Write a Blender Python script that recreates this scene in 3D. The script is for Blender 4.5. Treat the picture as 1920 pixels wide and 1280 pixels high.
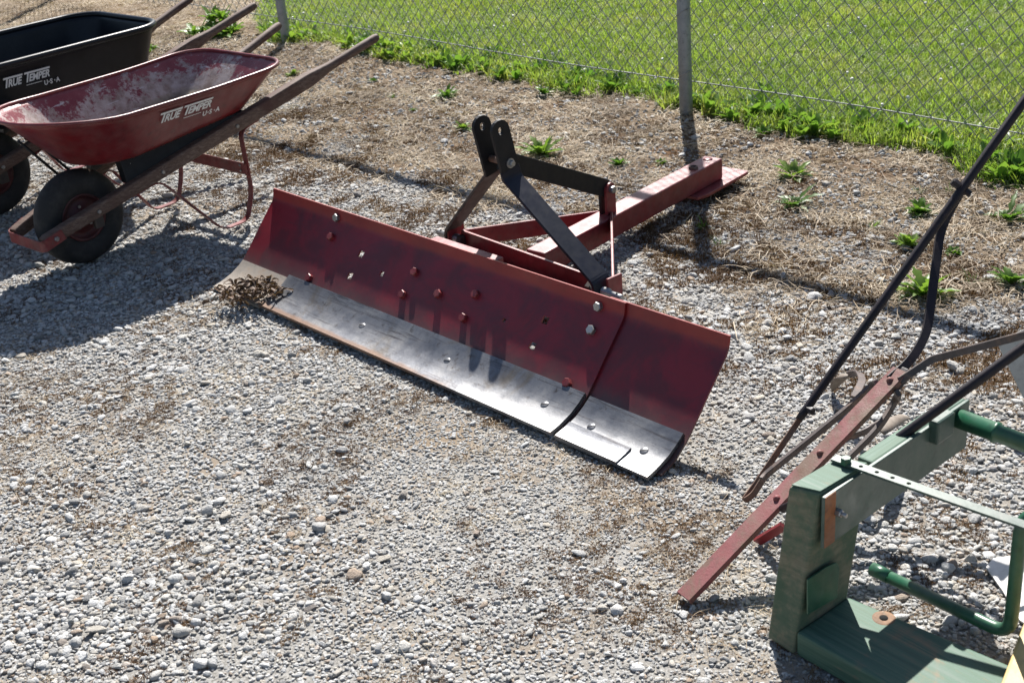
import bpy, bmesh, math, random
import numpy as np
from mathutils import Vector, Matrix, Euler
R = math.radians
random.seed(7); rng = np.random.default_rng(7)
for o in list(bpy.data.objects): bpy.data.objects.remove(o)
scene = bpy.context.scene
COL = scene.collection

# ------------------------------------------------------------------ camera
FPX, PITCH, ROLL, CAMH = 2430.0, R(25.7), R(5.3), 1.65
F_ = np.array([0, math.cos(PITCH), -math.sin(PITCH)])
R0 = np.array([1.0, 0, 0]); D0 = -np.cross(R0, F_)
X_ = R0*math.cos(ROLL) + D0*math.sin(ROLL)
Y_ = -R0*math.sin(ROLL) + D0*math.cos(ROLL)
C_ = np.array([0, 0, CAMH])
def ray(x, y): return F_ + (x-960)/FPX*X_ + (y-640)/FPX*Y_
def at(x, y, z=0.0):
    d = ray(x, y); return C_ + d*((z-CAMH)/d[2])
def onplane(x, y, P, n):
    d = ray(x, y); n = np.asarray(n, float); return C_ + d*(((np.asarray(P)-C_)@n)/(d@n))
def proj(P):
    v = np.asarray(P, float)-C_; w = v@F_
    return np.stack([960+FPX*(v@X_)/w, 640+FPX*(v@Y_)/w], -1)

cam = bpy.data.cameras.new('camera'); camo = bpy.data.objects.new('camera', cam); COL.objects.link(camo)
cam.sensor_width = 22.3; cam.lens = FPX/1920*22.3; cam.clip_start = 0.05; cam.clip_end = 300
up = -Y_; back = -F_
m = Matrix(((X_[0], up[0], back[0], C_[0]), (X_[1], up[1], back[1], C_[1]), (X_[2], up[2], back[2], C_[2]), (0, 0, 0, 1)))
camo.matrix_world = m
cam.dof.use_dof = True; cam.dof.focus_distance = 3.35; cam.dof.aperture_fstop = 5.6
scene.camera = camo

# ------------------------------------------------------------------ light
SUN_EL, SUN_AZ = R(45.0), math.atan2(0.125, 0.99)
world = bpy.data.worlds.new('World'); scene.world = world; world.use_nodes = True
wn = world.node_tree.nodes; wl = world.node_tree.links
sky = wn.new('ShaderNodeTexSky'); sky.sky_type = 'NISHITA'; sky.sun_disc = False
sky.sun_elevation = SUN_EL; sky.sun_rotation = SUN_AZ
wn['Background'].inputs[1].default_value = 0.055
wl.new(sky.outputs[0], wn['Background'].inputs[0])
sl = bpy.data.lights.new('sun', 'SUN'); sl.energy = 5.0; sl.angle = R(0.53); sl.color = (1.0, 0.962, 0.905)
so = bpy.data.objects.new('sun', sl); COL.objects.link(so); so.location = (2, 8, 10)
tosun = Vector((math.sin(SUN_AZ)*math.cos(SUN_EL), math.cos(SUN_AZ)*math.cos(SUN_EL), math.sin(SUN_EL)))
so.rotation_euler = tosun.to_track_quat('Z', 'Y').to_euler()
scene.view_settings.view_transform = 'Standard'; scene.view_settings.look = 'None'
scene.view_settings.gamma = 1; scene.view_settings.exposure = 1.12
scene.render.engine = 'CYCLES'

# ------------------------------------------------------------------ material helpers
class NT:
    def __init__(s, name):
        s.m = bpy.data.materials.new(name); s.m.use_nodes = True
        s.n = s.m.node_tree.nodes; s.l = s.m.node_tree.links
        s.b = s.n['Principled BSDF']; s.out = s.n['Material Output']
    def new(s, t, **k):
        n = s.n.new(t)
        for a, v in k.items(): setattr(n, a, v)
        return n
    def coord(s, kind='Object', scale=None):
        tc = s.new('ShaderNodeTexCoord'); o = tc.outputs[kind]
        if scale is not None:
            mp = s.new('ShaderNodeMapping'); mp.inputs['Scale'].default_value = scale
            s.l.new(o, mp.inputs[0]); o = mp.outputs[0]
        return o
    def noise(s, scale, detail=6, rough=0.6, vec=None, dist=0.0):
        n = s.new('ShaderNodeTexNoise'); n.inputs['Scale'].default_value = scale
        n.inputs['Detail'].default_value = detail; n.inputs['Roughness'].default_value = rough
        n.inputs['Distortion'].default_value = dist
        if vec is not None: s.l.new(vec, n.inputs['Vector'])
        return n.outputs['Fac']
    def ramp(s, fac, stops, interp='LINEAR'):
        r = s.new('ShaderNodeValToRGB'); r.color_ramp.interpolation = interp
        e = r.color_ramp.elements
        while len(e) < len(stops): e.new(0.5)
        for el, (p, c) in zip(e, stops):
            el.position = p; el.color = (*c, 1) if len(c) == 3 else c
        s.l.new(fac, r.inputs[0]); return r.outputs[0]
    def fac(s, f, a, b):
        mr = s.new('ShaderNodeMapRange'); mr.interpolation_type = 'SMOOTHSTEP'
        mr.inputs[1].default_value = a; mr.inputs[2].default_value = b
        s.l.new(f, mr.inputs[0]); return mr.outputs[0]
    def mapr(s, f, a, b, c, d):
        mr = s.new('ShaderNodeMapRange')
        for i, v in zip((1, 2, 3, 4), (a, b, c, d)): mr.inputs[i].default_value = v
        s.l.new(f, mr.inputs[0]); return mr.outputs[0]
    def mix(s, f, a, b, mode='MIX'):
        x = s.new('ShaderNodeMix', data_type='RGBA', blend_type=mode)
        for sock, v in ((x.inputs[0], f), (x.inputs[6], a), (x.inputs[7], b)):
            if isinstance(v, (tuple, list)): sock.default_value = (*v, 1) if len(v) == 3 else v
            elif isinstance(v, (int, float)): sock.default_value = v
            else: s.l.new(v, sock)
        return x.outputs[2]
    def math(s, op, a, b=0.5):
        x = s.new('ShaderNodeMath', operation=op)
        for sock, v in ((x.inputs[0], a), (x.inputs[1], b)):
            if isinstance(v, (int, float)): sock.default_value = v
            else: s.l.new(v, sock)
        return x.outputs[0]
    def bump(s, h, strength=0.3, dist=0.002):
        b = s.new('ShaderNodeBump'); b.inputs['Strength'].default_value = strength; b.inputs['Distance'].default_value = dist
        s.l.new(h, b.inputs['Height']); s.l.new(b.outputs[0], s.b.inputs['Normal'])
    def color(s, c): s.l.new(c, s.b.inputs['Base Color'])
    def rough(s, v):
        if isinstance(v, (int, float)): s.b.inputs['Roughness'].default_value = v
        else: s.l.new(v, s.b.inputs['Roughness'])

def paint(name, base, dark, wear, wear_lo=0.6, wear_hi=0.68, scale=9, rough=(0.35, 0.6), dust=0.0, bump=0.15, metal=0.0, dustcol=(0.32, 0.29, 0.25)):
    t = NT(name); v = t.coord('Object')
    c = t.mix(t.fac(t.noise(scale*0.5, 5, 0.6, v), 0.3, 0.7), base, dark)
    c = t.mix(t.fac(t.noise(scale*4, 8, 0.7, v), 0.5, 0.75), c, tuple(0.7*x for x in dark))
    w = t.fac(t.noise(scale, 10, 0.72, v, 0.4), wear_lo, wear_hi)
    c = t.mix(w, c, wear)
    if dust > 0:
        d = t.math('MULTIPLY', t.fac(t.noise(scale*1.7, 8, 0.7, v), 0.35, 0.75), dust)
        c = t.mix(d, c, dustcol)
    t.color(c); t.rough(t.mapr(t.noise(scale*3, 6, 0.6, v), 0.3, 0.7, *rough))
    t.b.inputs['Metallic'].default_value = metal
    t.bump(t.noise(scale*18, 6, 0.65, v), bump, 0.0015)
    return t.m
M = {}
M['blade_red'] = paint('blade_red', (0.20, 0.012, 0.016), (0.085, 0.012, 0.016), (0.06, 0.03, 0.03), 0.58, 0.72, 5, (0.34, 0.55), 0.30, 0.12, dustcol=(0.13, 0.07, 0.07))
BANG = math.atan2(*(at(1222, 890, 0.02)-at(400, 530, 0.02))[[1, 0]])
def along(t, sx, sy, sz, ang):
    a = t.new('ShaderNodeMapping', vector_type='POINT'); a.inputs['Rotation'].default_value = (0, 0, -ang); t.l.new(t.coord('Object'), a.inputs[0])
    b = t.new('ShaderNodeMapping'); b.inputs['Scale'].default_value = (sx, sy, sz); t.l.new(a.outputs[0], b.inputs[0]); return b.outputs[0]
def blade_paint():
    t = NT('blade_paint'); v = t.coord('Object'); h = t.new('ShaderNodeAttribute', attribute_name='up').outputs['Fac']
    lip_red = t.mix(t.fac(t.noise(8, 6, 0.6, v), 0.3, 0.7), (0.26, 0.012, 0.010), (0.19, 0.010, 0.011))
    scuff = t.mix(t.fac(t.noise(5, 8, 0.7, v, 0.5), 0.42, 0.60), (0.19, 0.008, 0.018), (0.105, 0.011, 0.018))
    sk = t.noise(1.0, 9, 0.75, along(t, 5, 60, 60, BANG), 0.3)
    scuff = t.mix(t.math('MULTIPLY', t.fac(sk, 0.58, 0.72), 0.7), scuff, (0.06, 0.018, 0.021))
    scuff = t.mix(t.fac(t.noise(1.0, 9, 0.8, along(t, 9, 140, 140, BANG+0.3), 0.2), 0.66, 0.72), scuff, (0.22, 0.07, 0.065))
    scuff = t.mix(t.fac(t.noise(11, 9, 0.75, v, 0.6), 0.64, 0.70), scuff, (0.23, 0.02, 0.018))
    scuff = t.mix(t.fac(t.noise(26, 9, 0.8, v, 0.8), 0.66, 0.68), scuff, (0.30, 0.018, 0.015))
    scuff = t.mix(t.fac(t.noise(19, 9, 0.8, v, 1.2), 0.665, 0.685), scuff, (0.03, 0.014, 0.015))
    hn = t.math('ADD', h, t.math('MULTIPLY', t.math('SUBTRACT', t.noise(16, 8, 0.7, v), 0.5), 0.10))
    c = t.mix(t.fac(hn, 0.885, 0.93), scuff, lip_red)  # stronger red above the crease, along the top lip
    low = t.math('SUBTRACT', 1.0, t.fac(t.math('ADD', h, t.math('MULTIPLY', t.math('SUBTRACT', t.noise(7, 8, 0.7, v), 0.5), 0.28)), 0.24, 0.48))
    c = t.mix(t.math('MULTIPLY', low, 0.8), c, t.mix(t.noise(20, 6, 0.7, v), (0.10, 0.075, 0.06), (0.035, 0.03, 0.034)))
    c = t.mix(t.fac(t.noise(70, 6, 0.7, v), 0.68, 0.75), c, (0.04, 0.02, 0.02))
    t.color(c); t.rough(t.mapr(t.noise(9, 8, 0.65, v), 0.3, 0.7, 0.34, 0.56)); t.bump(t.noise(120, 6, 0.7, v), 0.12, 0.001); return t.m
M['blade_red'] = blade_paint()
M['frame_red'] = paint('frame_red', (0.22, 0.014, 0.020), (0.13, 0.012, 0.016), (0.09, 0.05, 0.04), 0.64, 0.72, 12, (0.3, 0.5), 0.25, 0.12, dustcol=(0.24, 0.15, 0.13))
M['barrow_red'] = paint('barrow_red', (0.155, 0.008, 0.011), (0.10, 0.007, 0.010), (0.09, 0.035, 0.03), 0.66, 0.70, 9, (0.28, 0.42), 0.12, 0.06)
M['leg_red'] = paint('leg_red', (0.20, 0.014, 0.016), (0.12, 0.014, 0.014), (0.13, 0.06, 0.04), 0.6, 0.7, 14, (0.35, 0.55), 0.2, 0.1)
M['wheel_red'] = paint('wheel_red', (0.085, 0.010, 0.012), (0.05, 0.010, 0.010), (0.05, 0.03, 0.025), 0.55, 0.7, 20, (0.45, 0.65), 0.3, 0.1, dustcol=(0.07, 0.05, 0.045))  # leg red darkened for the shade the wheel stands in
M['hole_dark'] = paint('hole_dark', (0.004, 0.003, 0.003), (0.003, 0.003, 0.003), (0.006, 0.004, 0.003), 0.7, 0.8, 20, (0.95, 1.0), 0, 0)
M['bare_wood'] = paint('bare_wood', (0.26, 0.15, 0.085), (0.17, 0.10, 0.06), (0.08, 0.11, 0.07), 0.55, 0.68, 60, (0.7, 0.9), 0.1, 0.3)
M['black_paint'] = paint('black_paint', (0.008, 0.008, 0.010), (0.006, 0.006, 0.008), (0.03, 0.022, 0.02), 0.68, 0.76, 12, (0.42, 0.62), 0.1, 0.1, dustcol=(0.04, 0.037, 0.034))
M['worn_black'] = paint('worn_black', (0.035, 0.028, 0.026), (0.02, 0.017, 0.016), (0.14, 0.07, 0.045), 0.55, 0.68, 12, (0.45, 0.65), 0.3, 0.2, dustcol=(0.12, 0.08, 0.06))
M['blue_black'] = paint('blue_black', (0.008, 0.010, 0.022), (0.006, 0.008, 0.016), (0.03, 0.025, 0.025), 0.68, 0.76, 10, (0.36, 0.52), 0.1, 0.1, dustcol=(0.04, 0.04, 0.05))
M['poly_black'] = paint('poly_black', (0.006, 0.007, 0.011), (0.005, 0.006, 0.008), (0.03, 0.03, 0.035), 0.66, 0.8, 6, (0.3, 0.42), 0.12, 0.05, dustcol=(0.06, 0.06, 0.065))
M['zinc'] = paint('zinc', (0.40, 0.40, 0.40), (0.28, 0.28, 0.28), (0.22, 0.16, 0.11), 0.6, 0.7, 30, (0.35, 0.55), 0.2, 0.1, metal=0.9)
M['galvanised'] = paint('galvanised', (0.30, 0.32, 0.33), (0.22, 0.24, 0.25), (0.18, 0.18, 0.18), 0.6, 0.7, 14, (0.4, 0.6), 0.2, 0.08, metal=0.6)
M['fence_wire'] = paint('fence_wire', (0.19, 0.205, 0.205), (0.15, 0.165, 0.165), (0.08, 0.07, 0.06), 0.6, 0.7, 14, (0.5, 0.7), 0.1, 0.05, metal=0.2)
M['rust'] = paint('rust', (0.17, 0.07, 0.035), (0.09, 0.04, 0.024), (0.05, 0.03, 0.02), 0.5, 0.65, 20, (0.65, 0.9), 0.25, 0.5)
M['orange_rust'] = paint('orange_rust', (0.36, 0.12, 0.035), (0.22, 0.08, 0.035), (0.10, 0.06, 0.04), 0.6, 0.7, 20, (0.5, 0.75), 0.1, 0.3)
M['green_paint'] = paint('green_paint', (0.016, 0.10, 0.050), (0.012, 0.07, 0.036), (0.05, 0.06, 0.045), 0.62, 0.72, 12, (0.3, 0.5), 0.25, 0.1, dustcol=(0.14, 0.17, 0.14))
M['green_steel'] = paint('green_steel', (0.045, 0.085, 0.066), (0.03, 0.062, 0.05), (0.10, 0.10, 0.085), 0.6, 0.7, 10, (0.3, 0.5), 0.4, 0.1, dustcol=(0.12, 0.14, 0.12))
M['yellow_paint'] = paint('yellow_paint', (0.50, 0.35, 0.12), (0.42, 0.30, 0.11), (0.3, 0.22, 0.1), 0.62, 0.75, 12, (0.35, 0.55), 0.2, 0.1)
M['white_paint'] = paint('white_paint', (0.72, 0.71, 0.69), (0.60, 0.58, 0.55), (0.36, 0.30, 0.24), 0.58, 0.7, 12, (0.4, 0.6), 0.35, 0.1)
M['grey_paint'] = paint('grey_paint', (0.42, 0.42, 0.40), (0.36, 0.36, 0.34), (0.25, 0.24, 0.22), 0.62, 0.75, 12, (0.4, 0.6), 0.2, 0.1)
M['beam_red'] = paint('beam_red', (0.20, 0.046, 0.05), (0.13, 0.034, 0.034), (0.12, 0.065, 0.04), 0.43, 0.60, 12, (0.55, 0.78), 0.6, 0.5, dustcol=(0.17, 0.095, 0.07))
M['old_iron'] = paint('old_iron', (0.085, 0.062, 0.058), (0.05, 0.038, 0.036), (0.15, 0.09, 0.065), 0.5, 0.66, 20, (0.5, 0.7), 0.4, 0.35, dustcol=(0.17, 0.13, 0.12))
M['handle_dark'] = paint('handle_dark', (0.018, 0.013, 0.018), (0.012, 0.010, 0.013), (0.07, 0.035, 0.03), 0.6, 0.7, 20, (0.4, 0.6), 0.2, 0.2, dustcol=(0.07, 0.05, 0.05))
M['shovel_tan'] = paint('shovel_tan', (0.20, 0.165, 0.13), (0.13, 0.10, 0.08), (0.10, 0.06, 0.04), 0.55, 0.7, 20, (0.6, 0.8), 0.3, 0.3)
M['letter_white'] = paint('letter_white', (0.75, 0.75, 0.75), (0.66, 0.66, 0.66), (0.4, 0.3, 0.3), 0.66, 0.76, 60, (0.4, 0.6), 0.2, 0.02)

for k_ in ('black_paint', 'blue_black', 'poly_black', 'handle_dark'): M[k_].node_tree.nodes['Principled BSDF'].inputs['Specular IOR Level'].default_value = 0.28
def wear_steel():
    t = NT('worn_steel'); v = t.coord('Object')
    n = t.noise(6, 9, 0.7, v, 0.3)
    c = t.ramp(n, [(0.3, (0.085, 0.09, 0.105)), (0.5, (0.16, 0.165, 0.18)), (0.72, (0.26, 0.255, 0.25))])
    c = t.mix(t.fac(t.noise(30, 8, 0.7, v), 0.55, 0.7), c, (0.07, 0.062, 0.06))
    sk = t.noise(1.0, 9, 0.75, along(t, 4, 70, 70, BANG), 0.4)
    c = t.mix(t.fac(sk, 0.52, 0.66), c, (0.075, 0.07, 0.075))
    c = t.mix(t.fac(t.noise(4, 9, 0.7, v, 0.6), 0.55, 0.68), c, (0.13, 0.115, 0.10))
    pol = t.new('ShaderNodeAttribute', attribute_name='polish_glare').outputs['Fac']
    c = t.mix(t.fac(t.math('ADD', pol, t.math('MULTIPLY', t.math('SUBTRACT', t.noise(9, 8, 0.7, v), 0.5), 1.0)), 0.25, 0.95), c, (0.33, 0.33, 0.335))  # sun glare painted in as paler steel over the worn, polished edge
    att = t.new('ShaderNodeAttribute', attribute_name='rust')
    rr = t.math('ADD', t.math('MULTIPLY', att.outputs['Fac'], 0.75), t.math('MULTIPLY', t.noise(14, 8, 0.7, v), 0.55))
    rf = t.fac(rr, 0.62, 0.95)
    c = t.mix(t.math('MULTIPLY', rf, 0.8), c, (0.21, 0.115, 0.065)); t.color(c)
    met = t.mapr(rf, 0, 1, 0.75, 0.1); t.l.new(met, t.b.inputs['Metallic'])
    t.rough(t.mapr(t.noise(11, 8, 0.65, v), 0.3, 0.7, 0.30, 0.52))
    t.bump(t.noise(90, 6, 0.7, v), 0.25, 0.0015); return t.m
M['worn_steel'] = wear_steel()
def tan_steel():
    t = NT('tan_steel'); v = t.coord('Object')
    c = t.ramp(t.noise(9, 8, 0.7, v), [(0.3, (0.20, 0.18, 0.16)), (0.55, (0.30, 0.26, 0.22)), (0.75, (0.30, 0.19, 0.11))])
    c = t.mix(t.fac(t.noise(45, 8, 0.7, v), 0.62, 0.7), c, (0.06, 0.04, 0.03)); t.color(c)
    t.rough(0.62); t.b.inputs['Metallic'].default_value = 0.15
    t.bump(t.noise(60, 6, 0.7, v), 0.35, 0.002); return t.m
M['tan_steel'] = tan_steel()
def rubber():
    t = NT('rubber'); v = t.coord('Object')
    c = t.mix(t.fac(t.noise(14, 8, 0.7, v), 0.4, 0.75), (0.013, 0.013, 0.014), (0.045, 0.043, 0.042)); t.color(c)
    t.rough(0.78); t.bump(t.noise(80, 5, 0.6, v), 0.2, 0.001); return t.m
M['rubber'] = rubber()
def wood(name, a, b, c_, sc, axis, rough=0.75):
    t = NT(name); s = [sc, sc, sc]; s[axis] = sc*0.06
    v = t.coord('Object', tuple(s))
    g = t.noise(1.0, 10, 0.65, v, 1.2)
    c = t.ramp(g, [(0.3, a), (0.5, b), (0.72, c_)])
    t.color(c); t.rough(rough); t.bump(g, 0.5, 0.003); return t
def handle_wood():
    t = NT('handle_wood'); v = t.coord('Generated', (3, 60, 60))
    g = t.noise(1.2, 10, 0.7, v, 0.8)
    c = t.ramp(g, [(0.28, (0.040, 0.022, 0.016)), (0.5, (0.105, 0.062, 0.046)), (0.7, (0.19, 0.14, 0.115))])
    v2 = t.coord('Object')
    c = t.mix(t.fac(t.noise(5, 6, 0.6, v2), 0.5, 0.7), c, (0.07, 0.028, 0.022))
    t.color(c); t.rough(0.72); t.bump(g, 0.5, 0.002); return t.m
M['handle_wood'] = handle_wood()
def green_wood(ang):
    t = NT('green_wood'); v0 = t.coord('Object')
    v = along(t, 3, 75, 75, ang)
    g = t.noise(1.0, 9, 0.65, v, 0.8)
    big = t.noise(7, 7, 0.65, v0, 0.5)
    grn = t.ramp(g, [(0.3, (0.030, 0.070, 0.048)), (0.5, (0.060, 0.125, 0.085)), (0.7, (0.12, 0.17, 0.125))])
    bare = t.ramp(g, [(0.3, (0.085, 0.060, 0.038)), (0.5, (0.17, 0.13, 0.082)), (0.75, (0.25, 0.19, 0.125))])
    c = t.mix(t.fac(t.math('ADD', t.math('MULTIPLY', big, 0.7), t.math('MULTIPLY', g, 0.3)), 0.555, 0.68), grn, bare)
    t.color(c); t.rough(t.mapr(g, 0.3, 0.7, 0.55, 0.8)); t.bump(g, 0.6, 0.002); return t.m
_a = at(1662, 1280, 0.055)-at(1493, 1184, 0.055); _b = at(1812, 747, 0.345)-at(1540, 931, 0.345)
M['green_wood'] = green_wood(math.atan2(_a[1], _a[0])); M['green_rail'] = green_wood(math.atan2(_b[1], _b[0]))
def post_end():
    t = NT('weathered_timber'); v0 = t.coord('Object')
    v = t.coord('Object', (6, 6, 90)); g = t.noise(1.0, 9, 0.7, v, 0.0)
    c = t.ramp(g, [(0.28, (0.12, 0.11, 0.07)), (0.5, (0.18, 0.165, 0.11)), (0.72, (0.235, 0.205, 0.14))])
    c = t.mix(t.math('MULTIPLY', t.fac(t.noise(8, 8, 0.7, v0), 0.36, 0.54), 0.85), c, (0.048, 0.100, 0.060))
    t.color(c); t.rough(0.8); t.bump(g, 0.3, 0.002); return t.m
M['timber'] = post_end()
def tray_inner():
    t = NT('tray_inner'); v = t.coord('Object')
    red = t.mix(t.fac(t.noise(9, 6, 0.6, v), 0.3, 0.7), (0.15, 0.018, 0.026), (0.22, 0.05, 0.055))
    w = t.math('ADD', t.math('MULTIPLY', t.noise(7, 10, 0.78, v, 0.5), 0.66), t.math('MULTIPLY', t.noise(38, 9, 0.8, v), 0.42))
    att = t.new('ShaderNodeAttribute', attribute_name='depth')
    w = t.math('ADD', w, t.math('MULTIPLY', att.outputs['Fac'], 0.22))
    wf = t.fac(w, 0.57, 0.63)
    cem = t.mix(t.fac(t.noise(22, 7, 0.7, v), 0.35, 0.7), (0.40, 0.34, 0.33), (0.20, 0.14, 0.12))
    sm_ = t.fac(t.noise(1.0, 8, 0.7, along(t, 9, 9, 40, 0.82), 0.5), 0.60, 0.66)
    c = t.mix(wf, red, cem); c = t.mix(t.math('MULTIPLY', sm_, 0.7), c, (0.50, 0.48, 0.50))
    dirt = t.fac(t.math('ADD', att.outputs['Fac'], t.math('MULTIPLY', t.noise(10, 7, 0.7, v), 0.5)), 0.92, 1.14)
    dc = t.ramp(t.noise(18, 8, 0.7, v), [(0.3, (0.07, 0.05, 0.035)), (0.5, (0.20, 0.165, 0.12)), (0.64, (0.28, 0.24, 0.18)), (0.8, (0.20, 0.07, 0.025))])
    c = t.mix(dirt, c, dc)
    t.color(c); t.rough(t.mapr(wf, 0, 1, 0.38, 0.75)); t.bump(t.noise(40, 8, 0.7, v), 0.5, 0.004); return t.m
M['tray_inner'] = tray_inner()

# ------------------------------------------------------------------ mesh helpers
def mesh_data(name, verts, faces, smooth=False):
    me = bpy.data.meshes.new(name); me.from_pydata([tuple(map(float, v)) for v in verts], [], faces)
    bm = bmesh.new(); bm.from_mesh(me); bmesh.ops.recalc_face_normals(bm, faces=bm.faces); bm.to_mesh(me); bm.free()
    if smooth: me.polygons.foreach_set('use_smooth', [True]*len(me.polygons))
    me.update(); return me
def link(name, me, mat=None, parent=None, loc=(0, 0, 0)):
    o = bpy.data.objects.new(name, me); COL.objects.link(o); o.location = loc
    if mat is not None:
        me.materials.clear(); me.materials.append(M[mat] if isinstance(mat, str) else mat)
    if parent is not None: o.parent = parent
    return o
def origin(parent):
    w = np.zeros(3); p = parent
    while p is not None: w = w + np.array(p.location); p = p.parent
    return w
def obj(name, verts, faces, mat, parent=None, smooth=False, bevel=0.0, seg=2):
    w = origin(parent)
    me = mesh_data(name, [np.asarray(v, float)-w for v in verts], faces, smooth)
    o = link(name, me, mat, parent)
    if bevel > 0:
        b = o.modifiers.new('bevel', 'BEVEL'); b.width = bevel; b.segments = seg; b.limit_method = 'ANGLE'; b.angle_limit = R(40)
    return o
def tag(o, label=None, cat=None, group=None, kind=None):
    if label: o['label'] = label
    if cat: o['category'] = cat
    if group: o['group'] = group
    if kind: o['kind'] = kind
    return o
def thing(name, loc, label, cat, group=None):
    o = bpy.data.objects.new(name, None); COL.objects.link(o); o.location = tuple(loc); o.empty_display_size = 0.1
    return tag(o, label, cat, group)
def nrm(v): v = np.asarray(v, float); return v/np.linalg.norm(v)
def hexa(c8):   # bottom 4, top 4, same winding
    return list(c8), [(0, 1, 2, 3), (4, 5, 6, 7), (0, 1, 5, 4), (1, 2, 6, 5), (2, 3, 7, 6), (3, 0, 4, 7)]
def box(c, ax, ay, az):
    c, ax, ay, az = map(lambda v: np.asarray(v, float), (c, ax, ay, az))
    return hexa([c-ax-ay-az, c+ax-ay-az, c+ax+ay-az, c-ax+ay-az, c-ax-ay+az, c+ax-ay+az, c+ax+ay+az, c-ax+ay+az])
def bar(p, q, side, w, h):   # bar from p to q, w along side, h along the third axis
    p, q = np.asarray(p, float), np.asarray(q, float); t = nrm(q-p)
    s = np.asarray(side, float); s = nrm(s-t*(s@t)); n = np.cross(t, s)
    return box((p+q)/2, (q-p)/2, s*w/2, n*h/2)
def loft(path, secs, side, closed=False, cap=True):
    """path of points; secs[i] = list of (a,b) section coords along (side, normal)"""
    path = [np.asarray(p, float) for p in path]; n = len(path); verts = []; k = len(secs[0])
    for i, p in enumerate(path):
        if closed: t = nrm(path[(i+1) % n]-path[i-1])
        else: t = nrm(path[min(i+1, n-1)]-path[max(i-1, 0)])
        sd = side[i] if isinstance(side, list) else side
        s = np.asarray(sd, float); s = nrm(s-t*(s@t)); u = np.cross(t, s)
        for a, b in secs[i]: verts.append(p+s*a+u*b)
    faces = []
    for i in range(n if closed else n-1):
        j = (i+1) % n
        for q in range(k):
            faces.append((i*k+q, i*k+(q+1) % k, j*k+(q+1) % k, j*k+q))
    if cap and not closed:
        faces.append(tuple(range(k))); faces.append(tuple(range((n-1)*k, n*k)))
    return verts, faces
def circ(r, n=12): return [(r*math.cos(2*math.pi*i/n), r*math.sin(2*math.pi*i/n)) for i in range(n)]
def rect(w, h, ch=0.0):
    a, b = w/2, h/2
    if ch <= 0: return [(-a, -b), (a, -b), (a, b), (-a, b)]
    return [(-a+ch, -b), (a-ch, -b), (a, -b+ch), (a, b-ch), (a-ch, b), (-a+ch, b), (-a, b-ch), (-a, -b+ch)]
def superell(w, h, e, n=16):
    out = []
    for i in range(n):
        a = 2*math.pi*(i+0.5)/n; c, s = math.cos(a), math.sin(a)
        out.append((w/2*math.copysign(abs(c)**e, c), h/2*math.copysign(abs(s)**e, s)))
    return out
def smooth_path(pts, rad, n=6):
    pts = [np.asarray(p, float) for p in pts]; out = [pts[0]]
    for i in range(1, len(pts)-1):
        a, b, c = pts[i-1], pts[i], pts[i+1]
        r = min(rad, 0.45*np.linalg.norm(a-b), 0.45*np.linalg.norm(c-b))
        p0 = b+nrm(a-b)*r; p1 = b+nrm(c-b)*r
        for k in range(n+1):
            t = k/n; out.append((1-t)**2*p0+2*t*(1-t)*b+t*t*p1)
    out.append(pts[-1]); return out
def tube(name, pts, r, mat, parent, rad=0.0, n=10, side=(0.13, 0.21, 0.97)):
    path = smooth_path(pts, rad) if rad > 0 else [np.asarray(p, float) for p in pts]
    rr = r if isinstance(r, list) else [r]*len(path)
    v, f = loft(path, [circ(x, n) for x in rr], side); o = obj(name, v, f, mat, parent, True)
    o.data.polygons.foreach_set('use_smooth', [len(p.vertices) == 4 for p in o.data.polygons]); return o
def strap(name, pts, side, w, th, mat, parent, rad=0.03):
    path = smooth_path(pts, rad); v, f = loft(path, [rect(w, th)]*len(path), side)
    return obj(name, v, f, mat, parent, False, 0.0012, 1)
def lathe(name, c, axis, prof, mat, parent, n=40, smooth=True):
    """prof: list of (radius, offset along axis)"""
    axis = nrm(axis); a = nrm(np.cross(axis, (0.3, 0.1, 0.95))); b = np.cross(axis, a); verts = []
    for i in range(n):
        th = 2*math.pi*i/n; d = a*math.cos(th)+b*math.sin(th)
        for r, o in prof: verts.append(np.asarray(c)+d*r+axis*o)
    k = len(prof); faces = []
    for i in range(n):
        j = (i+1) % n
        for q in range(k-1): faces.append((i*k+q, i*k+q+1, j*k+q+1, j*k+q))
    return obj(name, verts, faces, mat, parent, smooth)
def hexbolt(name, p, nvec, r, h, mat, parent, washer=False, turn=0.3):
    nvec = nrm(nvec); a = nrm(np.cross(nvec, (0.2, 0.9, 0.3))); b = np.cross(nvec, a); verts = []; p = np.asarray(p, float)
    for hh, rr in ((-0.004, r), (h*0.8, r), (h, r*0.86)):
        for i in range(6):
            th = turn+i*math.pi/3; verts.append(p+nvec*hh+(a*math.cos(th)+b*math.sin(th))*rr)
    faces = []
    for l in range(2):
        for i in range(6): faces.append((l*6+i, l*6+(i+1) % 6, l*6+6+(i+1) % 6, l*6+6+i))
    faces.append(tuple(range(12, 18)))
    if washer:
        k = len(verts)
        for hh in (-0.003, 0.003):
            for i in range(14):
                th = 2*math.pi*i/14; verts.append(p+nvec*hh+(a*math.cos(th)+b*math.sin(th))*r*1.5)
        for i in range(14): faces.append((k+i, k+(i+1) % 14, k+14+(i+1) % 14, k+14+i))
        faces.append(tuple(range(k+14, k+28)))
    return obj(name, verts, faces, mat, parent)
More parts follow.
